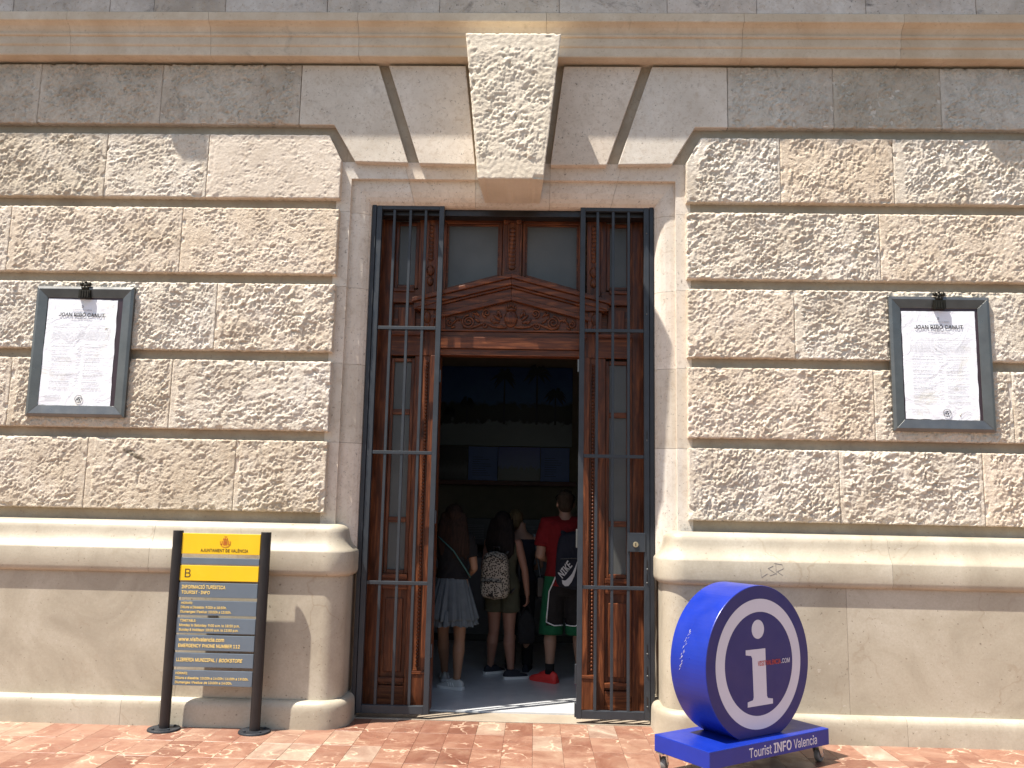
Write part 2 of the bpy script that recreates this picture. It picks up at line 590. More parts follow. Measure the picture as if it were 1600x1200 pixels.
def worley(x, y, seed):
    """distance to the nearest and second nearest jittered point and a random value of the nearest cell"""
    x0 = np.floor(x); y0 = np.floor(y)
    f1 = np.full(x.shape, 9.0); f2 = np.full(x.shape, 9.0); idv = np.zeros(x.shape)
    for dx in (-1, 0, 1):
        for dy in (-1, 0, 1):
            cx = x0+dx; cy = y0+dy
            px = cx+_hash(cx, cy, seed); py = cy+_hash(cx, cy, seed+17)
            d = np.sqrt((px-x)**2+(py-y)**2)
            nearer = d < f1
            f2 = np.where(nearer, f1, np.minimum(f2, d))
            idv = np.where(nearer, _hash(cx, cy, seed+31), idv)
            f1 = np.where(nearer, d, f1)
    return f1, f2, idv


def relief(X, Z, seed, amp=1.0, ang=45.0, style=0):
    """pecked face: dents of a point chisel with sharp ridges between them"""
    a = math.radians(ang)
    u = X*math.cos(a)+Z*math.sin(a); w = -X*math.sin(a)+Z*math.cos(a)
    du = 0.45*perlin(X/0.05, Z/0.05, seed+5); dw = 0.45*perlin(X/0.05, Z/0.05, seed+6)
    sc1 = 0.030+0.022*((seed*0.618) % 1.0)
    f1, f2, iv = worley(u/sc1+du, w/(sc1*0.7)+dw, seed)
    g1, g2, jv = worley(u/0.021-dw, w/0.017+du, seed+3)
    n1 = perlin(u/0.075+dw, w/0.045+du, seed+1)
    n3 = perlin(X/0.013, Z/0.013, seed+2)
    n0 = perlin(X/0.25, Z/0.25, seed+4)
    h = 0.0115*(np.minimum(f1, 0.85)-0.45)*(0.35+1.1*iv) + 0.0070*(np.minimum(g1, 0.85)-0.45)*(0.3+1.2*jv) + 0.0042*n1 + 0.0034*n3 + 0.006*n0
    pit = perlin(X/0.045, Z/0.045, seed+9)
    h = h-0.011*sstep(0.50, 0.66, pit)
    worn = 0.40+0.60*sstep(-0.40, 0.25, perlin(X/0.17, Z/0.17, seed+11))
    return h*amp*worn


def rough_block(name, xl, xr, z0, z1, mats, margins=(0, 0, 0, 0), amp=1.0, seed=0, step=0.008, ang=45.0,
                y0=0.0, yb=0.07, taper=None, ragged=0.003, fl=0.0):
    """xl(z), xr(z): side limits; margins: smooth draughted strips left,right,bottom,top"""
    wmid = max(xr(z0)-xl(z0), xr(z1)-xl(z1))
    nx = max(4, int(round(wmid/step))); nz = max(4, int(round((z1-z0)/step)))
    t = np.linspace(0, 1, nx+1); s = np.linspace(0, 1, nz+1)
    T, S = np.meshgrid(t, s)
    Z = z0+(z1-z0)*S
    XL = np.array([xl(z) for z in Z[:, 0]])[:, None]; XR = np.array([xr(z) for z in Z[:, 0]])[:, None]
    X = XL+(XR-XL)*T
    dl = X-XL; dr = XR-X; db = Z-z0; dt = z1-Z

    def edge(d, m, k):
        wob = 0.014*perlin(X/0.05, Z/0.05, seed+20+k)
        if m > 0: return sstep(m*0.8, m+0.012, d+wob*0.7)
        return sstep(-0.006, 0.010, d+wob*0.5)
    msk = edge(dl, margins[0], 0)*edge(dr, margins[1], 1)*edge(db, margins[2], 2)*edge(dt, margins[3], 3)
    h = relief(X, Z, seed, amp, ang)
    base = 0.0025*perlin(X/0.03, Z/0.03, seed+40)*(1 if amp > 0.2 else 0.5)
    H = msk*h+(1-msk)*(base-0.002)
    de = np.minimum(np.minimum(dl, dr), np.minimum(db, dt))
    chip = sstep(0.30, 0.52, perlin(X/0.075, Z/0.075, seed+60))*sstep(0.040, 0.008, de)
    H = H-0.014*chip*min(1.0, amp)
    # ragged arrises
    if ragged:
        jx = ragged*perlin(Z/0.03, Z*0+seed, seed+50); jx2 = ragged*perlin(Z/0.03, Z*0+seed+.5, seed+51)
        jz = ragged*2.4*perlin(X/0.035, X*0+seed, seed+52); jz2 = ragged*2.0*perlin(X/0.035, X*0+seed, seed+53)
        X = X+np.maximum(jx, -0.001)*(T == 0)-np.maximum(jx2, -0.001)*(T == 1)
        Z = Z+np.maximum(jz, -0.001)*(S == 0)-np.maximum(jz2, -0.001)*(S == 1)
    brd = (T == 0) | (T == 1) | (S == 0) | (S == 1)
    Y = y0-H+np.where(brd, 0.003, 0.0)
    nv = (nx+1)*(nz+1)
    co = np.stack([X, Y, Z], -1).reshape(-1, 3)
    idx = np.arange(nv).reshape(nz+1, nx+1)
    q = np.stack([idx[:-1, :-1], idx[:-1, 1:], idx[1:, 1:], idx[1:, :-1]], -1).reshape(-1, 4)
    loop = np.concatenate([idx[0, :-1], idx[:-1, -1], idx[-1, :0:-1], idx[:0:-1, 0]])
    back = co[loop].copy(); back[:, 1] = yb
    if taper:                               # pull the back outline towards a centre line
        back[:, 0] *= taper
    n = len(loop); bi = np.arange(nv, nv+n)
    nxt = np.roll(np.arange(n), -1)
    sq = np.stack([loop, bi, bi[nxt], loop[nxt]], -1)
    co = np.concatenate([co, back]); q = np.concatenate([q, sq])
    c = np.array([(co[:, 0].min()+co[:, 0].max())/2, y0, (z0+z1)/2])
    co = co-c
    me = bpy.data.meshes.new(name)
    me.vertices.add(len(co)); me.vertices.foreach_set('co', co.ravel())
    me.loops.add(len(q)*4); me.loops.foreach_set('vertex_index', q.ravel().astype(np.int32))
    me.polygons.add(len(q)); me.polygons.foreach_set('loop_start', np.arange(0, len(q)*4, 4, dtype=np.int32))
    sm = np.ones(len(q), dtype=bool); sm[-n:] = False
    me.polygons.foreach_set('use_smooth', sm)
    me.update(calc_edges=True); me.validate()
    return put(name, me, mats, fac, tuple(c))


GAP = 0.0017
XEND = 6.6


def course(k, joints, sides, opts=None):
    """joints: x positions from the outer end to the door end"""
    opts = opts or {}
    z0, z1 = Z_BOT[k], Z_TOP[k]
    js = sorted(joints)
    mo = MB(); mo.box(js[0]+0.03, js[-1]-0.03, 0.011, 0.066, z0+0.012, z1-0.012 if k != 1 else 4.30); part('mortar_bed', mo, STONE_S, fac)
    for i in range(len(js)-1):
        a, b = js[i], js[i+1]
        op = opts.get(i, {})
        la = a+GAP; rb = b-GAP
        xl = lambda z, la=la: la
        xr = lambda z, rb=rb: rb
        if k == 1:                                     # clipped corner towards the flat arch
            zc = 4.305
            if abs(b+DX) < 1e-6: xr = lambda z, rb=rb: rb if z < zc else rb-(z-zc)/(z1-zc)*0.108
            if abs(a-DX) < 1e-6: xl = lambda z, la=la: la if z < zc else la+(z-zc)/(z1-zc)*0.118
        vis = min(abs(a), abs(b)) < 4.2
        mg = op.get('m', (rnd.choice([0.02, 0.045, 0.06]), rnd.choice([0, 0.03, 0.05]), 0, 0))
        rough_block('stone_block', xl, xr, z0, z1, op.get('mat', STONE_R), mg, op.get('amp', rnd.uniform(0.75, 1.6)),
                    seed=100+k*37+i*11+(500 if a > 0 else 0), step=0.0068 if vis else 0.02,
                    ang=op.get('ang', rnd.choice([30, 45, 55, 65, 20])))


E_ = XEND
L = -DX; R_ = DX
mL = {'m': (0.0, 0.03, 0, 0)}
course(1, [-E_, -4.35, -3.28, -2.45, L], 'L', {3: {'amp': 0.35, 'mat': STONE_S, 'm': (0.05, 0, 0, 0), 'ang': 20}})
course(2, [-E_, -4.01, -2.62, L], 'L', {2: {'m': (0.09, 0, 0, 0)}, 1: {'m': (0.05, 0.02, 0, 0)}})
course(3, [-E_, -4.6, -2.30, L], 'L', {2: {'m': (0.04, 0, 0, 0)}, 1: {'m': (0.0, 0.03, 0, 0)}})
course(4, [-E_, -3.88, -2.61, L], 'L', {2: {'m': (0.045, 0, 0, 0)}, 1: {'m': (0.05, 0.02, 0, 0)}})
course(5, [-E_, -3.22, -2.07, L], 'L', {1: {'m': (0.05, 0.02, 0, 0), 'mat': STONE_SM}, 2: {'m': (0.03, 0.035, 0, 0)}})
course(1, [R_, 2.11, 2.99, 4.4, E_], 'R', {0: {'m': (0.085, 0.02, 0, 0)}, 1: {'m': (0.06, 0.02, 0, 0)}, 2: {'m': (0.09, 0, 0, 0)}})
course(2, [R_, 2.86, 4.3, E_], 'R', {0: {'m': (0.0, 0.02, 0, 0)}, 1: {'m': (0.05, 0, 0, 0)}})
course(3, [R_, 2.19, 3.62, E_], 'R', {0: {'m': (0, 0.02, 0, 0)}, 1: {'m': (0.06, 0.03, 0, 0)}})
course(4, [R_, 2.77, 3.80, E_], 'R', {0: {'m': (0.03, 0.03, 0.0, 0)}, 1: {'m': (0.06, 0.03, 0, 0)}})
course(5, [R_, 2.49, 3.55, 4.7, E_], 'R', {0: {'m': (0.03, 0.0, 0, 0), 'amp': 1.6}, 1: {'m': (0.03, 0.03, 0, 0), 'amp': 1.6}})
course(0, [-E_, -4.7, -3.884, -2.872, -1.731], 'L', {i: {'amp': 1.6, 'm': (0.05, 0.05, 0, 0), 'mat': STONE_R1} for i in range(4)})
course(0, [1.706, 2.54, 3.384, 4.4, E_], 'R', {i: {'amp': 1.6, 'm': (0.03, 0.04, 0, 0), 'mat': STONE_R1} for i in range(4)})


def slab(name, poly, mat=STONE_S, yf=0.0, yb=0.07, bevel=0.005):
    b = MB(); b.prism(poly, yf, yb)
    return part(name, b, mat, fac, bevel)


for s in (-1, 1):
    def P_(pts):
        q = [(s*x, z) for x, z in pts]
        return q if s > 0 else q[::-1]
    zt = Z_TOP[0]
    slab('voussoir', P_([(1.262, 4.298), (1.444, 4.605), (1.728 if s < 0 else 1.703, 4.605), (1.728 if s < 0 else 1.703, zt), (1.105, zt), (0.836, 4.290)]))
    slab('voussoir', P_([(0.745, 4.285), (1.022, zt), (0.398, zt), (0.300, 4.280)]), yf=-0.002)

# keystone: rough front with dressed margins, deep sides
key = rough_block('keystone', lambda z: -0.243-(z-3.995)/(5.15-3.995)*0.12, lambda z: 0.243+(z-3.995)/(5.15-3.995)*0.12, 3.995, 5.15, STONE_K,
                  (0.012, 0.02, 0.16, 0.12), 1.1, 901, 0.008, 15, y0=-0.43, yb=0.09, taper=0.90, ragged=0.004)
# wall core behind the blocks (it shows in the channels between the courses)
b = MB()
b.box(-XEND, -1.34, 0.062, 0.50, 0.0, 6.6); part('wall_core', b, STONE_SHADE, fac)
b = MB(); b.box(1.34, XEND, 0.062, 0.50, 0.0, 6.6); part('wall_core', b, STONE_SHADE, fac)
b = MB(); b.box(-1.339, 1.339, 0.062, 0.50, 4.22, 6.6); part('wall_core', b, STONE_SHADE, fac)

# door surround, swept up one jamb, over the lintel and down the other; cut at the stones' joints
OW, OZ = 1.135, 3.985
PROF = [(0.275, 0.5), (0.275, 0.058), (0.160, 0.058), (0.160, 0.098), (0.125, 0.098), (0.085, 0.104), (0.05, 0.118), (0.024, 0.138), (0.007, 0.163), (0.0, 0.19), (0.0, 0.5)]


def jamb(s, za, zb, mitre=False):
    fr = []
    for zz, top in ((za, False), (zb, mitre)):
        fr.append([(s*(OW+w), y, (OZ+1.2*w) if top else zz) for w, y in PROF])
    b = MB(); b.sweep(fr)
    part('jamb_stone', b, STONE_S, fac, 0.0)


for s in (-1, 1):
    zs = [1.07, 2.055, 2.672, 3.286, 3.902]
    for za, zb in zip(zs[:-1], zs[1:]): jamb(s, za+0.0012, zb-0.0012)
    jamb(s, 3.9032, 4.0, True)
cuts = [-OW, -0.79, -0.30, 0.30, 0.79, OW]
for i in range(5):
    fr = []
    for j, xx in enumerate((cuts[i], cuts[i+1])):
        e = (i == 0 and j == 0) or (i == 4 and j == 1)
        sg = -1 if j == 0 else 1
        sh = 0.0 if e else (0.001 if j == 0 else -0.001)
        fr.append([((xx+sg*w) if e else xx+sh+(0.30*w*(1 if xx < 0 else -1)*-1 if abs(xx) > 0.5 else 0), y, OZ+1.2*w) for w, y in PROF])
    b = MB(); b.sweep(fr); part('lintel_stone', b, STONE_S, fac)

# cornice, frieze and the overhang above the picture that shades them
CP = [(-0.06, 5.14), (0.10, 5.14), (0.104, 5.15), (0.104, 5.215), (0.112, 5.222), (0.116, 5.23), (0.116, 5.292), (0.130, 5.298), (0.134, 5.312), (0.128, 5.322), (0.136, 5.34),
      (0.150, 5.362), (0.175, 5.380), (0.190, 5.386), (0.196, 5.392), (0.196, 5.455), (0.192, 5.462), (-0.06, 5.462)]
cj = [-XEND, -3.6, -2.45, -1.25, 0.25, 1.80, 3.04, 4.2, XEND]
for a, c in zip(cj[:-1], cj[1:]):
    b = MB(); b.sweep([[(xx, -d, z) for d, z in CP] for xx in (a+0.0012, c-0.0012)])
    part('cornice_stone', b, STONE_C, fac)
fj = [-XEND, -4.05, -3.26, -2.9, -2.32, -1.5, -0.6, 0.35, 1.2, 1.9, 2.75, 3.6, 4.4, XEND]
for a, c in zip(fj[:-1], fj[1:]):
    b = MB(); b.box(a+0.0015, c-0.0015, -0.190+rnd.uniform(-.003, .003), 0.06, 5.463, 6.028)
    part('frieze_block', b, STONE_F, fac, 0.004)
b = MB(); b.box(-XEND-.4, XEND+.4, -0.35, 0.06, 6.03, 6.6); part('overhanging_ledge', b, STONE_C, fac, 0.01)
for x in (-3.19, 3.3):
    b = MB(); b.prism([(x-0.13, 5.88), (x-0.06, 5.80), (x+0.13, 5.80), (x+0.13, 6.028), (x-0.13, 6.028)], -0.345, -0.20)
    part('ledge_bracket', b, STONE_C, fac, 0.01)

# plinth: band, panels and base, turned round the corner into the doorway
PY, PXR, PR = -0.14, 1.165, 0.15
BAND = [(-0.2, 1.434), (-0.105, 1.434), (-0.070, 1.428), (-0.045, 1.415), (-0.032, 1.396), (-0.027, 1.372), (-0.023, 1.345), (-0.014, 1.315), (0.002, 1.284), (0.022, 1.256),
        (0.037, 1.240), (0.040, 1.230), (0.040, 1.105), (0.037, 1.085), (0.028, 1.068), (0.014, 1.060), (-0.2, 1.060)]
PANEL = [(-0.2, 1.059), (0.0, 1.059), (0.0, 0.191), (-0.2, 0.191)]
BASE = [(-0.2, 0.190), (0.012, 0.190), (0.028, 0.187), (0.042, 0.178), (0.053, 0.163), (0.058, 0.142), (0.060, 0.115), (0.062, -0.03), (-0.2, -0.03)]


def pl_frame(prof, t, s):
    """t: x along the straight run when negative of corner..., ('x',v) straight, ('a',angle) arc, ('y',v) return"""
    k, v = t
    out = []
    for d, z in prof:
        if k == 'x': p = (v, PY-d)
        elif k == 'a':
            cxx, cyy = PXR+PR, PY+PR
            rr = max(PR+d, 0.004)
            p = (cxx-rr*math.sin(v), cyy-rr*math.cos(v))
        else: p = (PXR-d, v)
        out.append((s*p[0], p[1], z))
    return out


def plinth(name, prof, s, cuts):
    cuts = sorted(cuts)                       # joints along |x|
    x0 = PXR+PR
    for i in range(len(cuts)+1):
        if i == 0:
            seq = [('y', 0.42)]+[('a', math.pi/2*(1-k/14)) for k in range(15)]+[('x', cuts[0]-0.001)]
        else:
            e = cuts[i] if i < len(cuts) else XEND
            seq = [('x', cuts[i-1]+0.001), ('x', e-0.001)]
        b = MB(); b.sweep([pl_frame(prof, t, s) for t in seq])
        o = part(name, b, PLINTH, fac, 0.0, True)
        mo = o.modifiers.new('ws', 'EDGE_SPLIT'); mo.split_angle = math.radians(38)


plinth('plinth_band', BAND, -1, [2.60, 4.4]); plinth('plinth_band', BAND, 1, [2.78, 4.3])
plinth('plinth_panel', PANEL, -1, [2.35, 4.25]); plinth('plinth_panel', PANEL, 1, [2.46, 4.45])
plinth('plinth_base', BASE, -1, [2.43, 2.71, 4.4]); plinth('plinth_base', BASE, 1, [2.83, 4.5])

b = MB(); b.box(-1.30, 1.30, 0.171, 0.43, -0.2, 0.006); part('threshold_stone', b, THRESH, fac, 0.004)

# scribbled tag on the right-hand band
gp = [[(1188, 889), (1190, 902), (1199, 896)], [(1208, 884), (1200, 888), (1206, 892), (1212, 896), (1203, 899)], [(1212, 882), (1213, 898)], [(1210, 880), (1222, 882), (1224, 888), (1214, 893), (1223, 899)]]
b = MB()
for st in gp:
    b.tube([atY(x, y, PY-0.0405) for x, y in st], 0.0012, 5)
part('graffiti_scribble', b, PENCIL, fac)

# ------------------------------------------------------------------ interior shell
def shell(name, x0, x1, y0, y1, z0, z1, mat):
    b = MB(); b.box(x0, x1, y0, y1, z0, z1)
    o = part(name, b, mat); o['kind'] = 'structure'
    return o


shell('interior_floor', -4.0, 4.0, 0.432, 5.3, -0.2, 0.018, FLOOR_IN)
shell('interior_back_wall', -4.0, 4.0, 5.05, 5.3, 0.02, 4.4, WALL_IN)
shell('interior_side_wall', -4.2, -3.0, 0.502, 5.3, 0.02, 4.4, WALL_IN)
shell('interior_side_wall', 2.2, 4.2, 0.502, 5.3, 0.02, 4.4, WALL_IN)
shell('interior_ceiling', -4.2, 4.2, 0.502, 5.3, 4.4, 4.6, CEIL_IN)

# ------------------------------------------------------------------ text
import os
try:
    FONT = bpy.data.fonts.load(os.path.join(bpy.utils.system_resource('DATAFILES'), 'fonts', 'Inter.woff2'))
except Exception:
    FONT = None


def text_mesh(s, size=1.0, bold=0.0, shear=0.0, depth=0.0006):
    cu = bpy.data.curves.new('lettering', 'FONT')
    cu.body = s; cu.size = size; cu.offset = bold; cu.shear = shear; cu.extrude = depth/2 if depth else 0
    cu.resolution_u = 3
    if FONT: cu.font = FONT
    o = bpy.data.objects.new('lettering', cu); COL.objects.link(o)
    dg = bpy.context.evaluated_depsgraph_get()
    me = bpy.data.meshes.new_from_object(o.evaluated_get(dg))
    bpy.data.objects.remove(o); bpy.data.curves.remove(cu)
    return me


def lettering(s, mat, parent, at, width=None, height=0.02, bold=0.008, shear=0.0, rz=0.0, align='L', tilt=0.0, name='lettering', sx=1.0):
    """text upright in the XZ plane facing -Y; at = left (or centre) end of the baseline in the parent's space; height = cap height"""
    me = text_mesh(s, 1.0, 0.0, shear)
    n = len(me.vertices)
    co = np.zeros(n*3); me.vertices.foreach_get('co', co); co = co.reshape(-1, 3)
    if bold > 0:                               # heavier strokes: the same letters laid side by side
        fs = [tuple(p.vertices) for p in me.polygons]
        cs = []; ff = []
        for q, (dx, dy) in enumerate(((-bold, 0), (bold, 0), (0, bold), (0, -bold))):
            c2 = co.copy(); c2[:, 0] += dx; c2[:, 1] += dy; c2[:, 2] += q*0.00015
            cs.append(c2); ff += [tuple(i+q*n for i in f) for f in fs]
        co = np.concatenate(cs); n = len(co)
        me = bpy.data.meshes.new('lettering'); me.from_pydata(co.tolist(), [], ff)
    capm = CAP
    k = height/capm
    x = (co[:, 0]-co[:, 0].min())*k*sx
    if width: x = x*(width/max(x.max(), 1e-6))
    if align == 'C': x = x-x.max()/2
    z = co[:, 1]*k
    y = -co[:, 2]
    if tilt:
        ct, st_ = math.cos(tilt), math.sin(tilt)
        x, z = x*ct-z*st_, x*st_+z*ct
    out = np.stack([x, y, z], -1)
    me.vertices.foreach_set('co', out.ravel()); me.update()
    o = put(name, me, mat, parent, at)
    o.rotation_euler = (0, 0, rz)
    return o


_h = text_mesh('H')
_c = np.zeros(len(_h.vertices)*3); _h.vertices.foreach_get('co', _c)
CAP = float(_c.reshape(-1, 3)[:, 1].max())

# ------------------------------------------------------------------ wooden doorway
DSH = 0.06
door = empty('wooden_doorway', (0, 0.45-DSH, 0.02), 'carved red-brown wooden door frame with pediment and frosted panes', 'doorway')
DO = Vector(door.location)+Vector((0, DSH, 0))


def dp(name, mb, mat, bevel=0.004, smooth=False, parent=None):
    o = part(name, mb, mat, None, bevel, smooth)
    base = DO if parent is None else DO+Vector(parent.location)
    o.parent = door if parent is None else parent
    o.location = Vector(o.location)-base
    return o


def wbox(name, x0, x1, z0, z1, yf, yb=0.50, mat=None, bevel=0.004, parent=None):
    b = MB(); b.box(min(x0, x1), max(x0, x1), yf, yb, z0, z1)
    return dp(name, b, mat or (WOOD_V if (z1-z0) > abs(x1-x0) else WOOD_H), bevel, False, parent)


def sloped(name, pts, yf, yb=0.5, mat=WOOD_H, bevel=0.003, parent=None):
    b = MB(); b.prism(pts, yf, yb)
    return dp(name, b, mat, bevel, False, parent)


wbox('head_rail', -1.13, 1.13, 3.955, 4.05, 0.415)
wbox('head_beam', -1.13, 1.13, 3.930, 3.983, 0.285, 0.40, BLACK)
wbox('head_moulding', -0.60, 0.60, 3.935, 3.958, 0.40, 0.46)
# pediment
SL = 0.262


def rake(name, zt, zb, w, yf, yb=0.49):
    b = MB()
    b.prism([(0, zt), (-w, zt-SL*w), (-w, zb-SL*w), (0, zb)], yf, yb)
    dp(name, b, WOOD_H, 0.004)
    b = MB()
    b.prism([(w, zb-SL*w), (w, zt-SL*w), (0.0005, zt), (0.0005, zb)], yf, yb)
    dp(name, b, WOOD_H, 0.004)


rake('pediment_cornice', 3.460, 3.425, 0.80, 0.300)
rake('pediment_moulding', 3.4245, 3.375, 0.775, 0.325)
rake('pediment_fillet', 3.3745, 3.355, 0.755, 0.35)
rake('pediment_fascia', 3.3545, 3.290, 0.735, 0.375)
rake('pediment_bead', 3.2895, 3.252, 0.715, 0.36)
tym = sloped('tympanum', [(-0.66, 2.995), (0.66, 2.995), (0.66, 3.09), (0, 3.262), (-0.66, 3.09)], 0.405, 0.49)
for s in (-1, 1):
    wbox('tympanum_stile', s*0.535, s*0.575, 3.012, 3.12, 0.39, 0.45)
    wbox('entablature_end', s*0.60, s*0.79, 3.165, 3.255, 0.335, 0.49)
    wbox('carved_bracket', s*0.625, s*0.735, 3.0, 3.162, 0.365, 0.49)
wbox('lower_fillet', -0.62, 0.62, 2.995, 3.011, 0.385, 0.49)
wbox('frieze_board', -0.62, 0.62, 2.946, 2.994, 0.402, 0.49)
wbox('lintel_board', -0.60, 0.60, 2.850, 2.9455, 0.372, 0.50)
wbox('lintel_moulding', -0.585, 0.585, 2.795, 2.8495, 0.392, 0.50)
wbox('lintel_lip', -0.58, 0.58, 2.795, 2.806, 0.384, 0.392)

# carving in the tympanum: shield, crown, scrolls and leaves
b = MB()
YC = 0.402


def spiral(cx, cz, r0, turns, a0, sgn, thick):
    pts = []; rad = []
    n = int(26*turns)
    for i in range(n+1):
        t = i/n
        r = r0*(1-0.88*t)
        a = a0+sgn*2*math.pi*turns*t
        pts.append(Vector((cx+r*math.cos(a), YC-0.006-0.010*t, cz+r*math.sin(a))))
        rad.append(thick*(1-0.45*t))
    b.tube(pts, rad, 6)


def leaf(cx, cz, ln, wd, ang):
    mt = Matrix.Rotation(-ang, 3, 'Y')
    b.ell((cx+math.cos(ang)*ln/2, YC-0.004, cz+math.sin(ang)*ln/2), (ln/2, 0.014, wd/2), 8, 6, mt)


b.ell((0, YC-0.004, 3.105), (0.055, 0.022, 0.072), 18, 10)
for k in range(-3, 4): b.tube([Vector((k*0.013, YC-0.024+abs(k)*0.002, 3.055+abs(k)*.006)), Vector((k*0.013, YC-0.027+abs(k)*.002, 3.105)), Vector((k*0.013, YC-0.022+abs(k)*.002, 3.155-abs(k)*.006))], 0.003, 5)
b.box(-0.04, 0.04, YC-0.024, YC+0.01, 3.172, 3.186)
for k in range(-2, 3): b.ell((k*0.018, YC-0.012, 3.20+0.008*(2-abs(k))), (0.008, 0.01, 0.016), 8, 6)
for s in (-1, 1):
    spiral(s*0.345, 3.075, 0.056, 2.2, math.pi/2 if s > 0 else math.pi/2, -s, 0.0095)
    spiral(s*0.20, 3.150, 0.036, 1.6, -math.pi/2, s, 0.009)
    spiral(s*0.495, 3.062, 0.030, 1.5, math.pi/2, -s, 0.009)
    spiral(s*0.215, 3.045, 0.028, 1.4, math.pi, s, 0.008)
    b.tube([Vector((s*x, YC-0.008, z)) for x, z in ((0.03, 3.035), (0.09, 3.030), (0.15, 3.040), (0.21, 3.070), (0.27, 3.045), (0.33, 3.020), (0.39, 3.035))], 0.009, 6)
    b.tube([Vector((s*x, YC-0.008, z)) for x, z in ((0.40, 3.09), (0.43, 3.105), (0.45, 3.085), (0.47, 3.06))], 0.008, 6)
    for (cx, cz, ln, wd, an) in ((0.075, 3.11, 0.075, 0.026, 1.15), (0.085, 3.09, 0.075, 0.026, 0.7), (0.09, 3.07, 0.07, 0.024, 0.25), (0.13, 3.06, 0.06, 0.022, 0.9), (0.15, 3.05, 0.05, 0.02, 0.2),
                                 (0.255, 3.12, 0.06, 0.02, 0.9), (0.27, 3.135, 0.05, 0.016, 0.3), (0.25, 3.07, 0.055, 0.022, 0.6), (0.27, 3.05, 0.05, 0.02, -0.4), (0.42, 3.08, 0.05, 0.02, 0.8),
                                 (0.45, 3.04, 0.045, 0.018, -0.5), (0.06, 3.045, 0.06, 0.022, -0.15), (0.11, 3.125, 0.05, 0.018, 1.6), (0.3, 3.10, 0.04, 0.016, 1.2)):
        leaf(s*cx, cz, ln, wd, an if s > 0 else math.pi-an)
dp('tympanum_carving', b, WOOD_H, 0.0, True)

# the two upper lights
for s in (-1, 1):
    q = lambda pts: [(s*x, z) for x, z in pts] if s > 0 else [(s*x, z) for x, z in pts][::-1]
    zb = lambda x: 3.462-SL*x+0.004
    fo = [(0.082, zb(0.082)), (0.592, zb(0.592)), (0.592, 3.954), (0.082, 3.954)]
    fi = [(0.108, zb(0.108)+0.032), (0.545, zb(0.545)+0.032), (0.545, 3.912), (0.108, 3.912)]
    names = ['sash_rail', 'sash_stile', 'sash_rail', 'sash_stile']
    for i in range(4):
        j = (i+1) % 4
        sloped(names[i], q([fo[i], fo[j], fi[j], fi[i]]), 0.42, 0.49, WOOD_H if i % 2 == 0 else WOOD_V, 0.005)
    ins = lambda p, d: (p[0]+(d if p[0] < .3 else -d), p[1]+(d if p[1] < 3.7 else -d))
    f2 = [ins(p, 0.014) for p in fi]
    for i in range(4):
        j = (i+1) % 4
        sloped('glazing_bead', q([(fi[i][0], fi[i][1]), fi[j], f2[j], f2[i]]), 0.438, 0.48, WOOD_H, 0.002)
    sloped('glass_pane', q([ins(p, 0.010) for p in fi]), 0.452, 0.458, FROST, 0.0)

# centre pilaster with overlapping scales
cp = wbox('pilaster', -0.078, 0.078, 3.462, 3.955, 0.395)
b = MB()
for i in range(10):
    z = 3.535+i*0.035
    b.ell((0, 0.392, z), (0.030, 0.014, 0.024), 12, 8)
dp('pilaster_scale', b, WOOD_V, 0.0, True, cp)
for s in (-1, 1):
    wbox('pilaster_edge', s*0.044, s*0.058, 3.50, 3.90, 0.383, 0.396, WOOD_V, 0.002, cp)
    b = MB(); b.tube([Vector((s*0.052, 0.37, 3.92)), Vector((s*0.052, 0.40, 3.92))], 0.024, 14); dp('volute', b, WOOD_V, 0.003, False, cp)
wbox('capital', -0.068, 0.068, 3.915, 3.945, 0.378, 0.396, WOOD_H, 0.003, cp)
wbox('pilaster_base', -0.066, 0.066, 3.455, 3.495, 0.36, 0.396, WOOD_H, 0.003, cp)

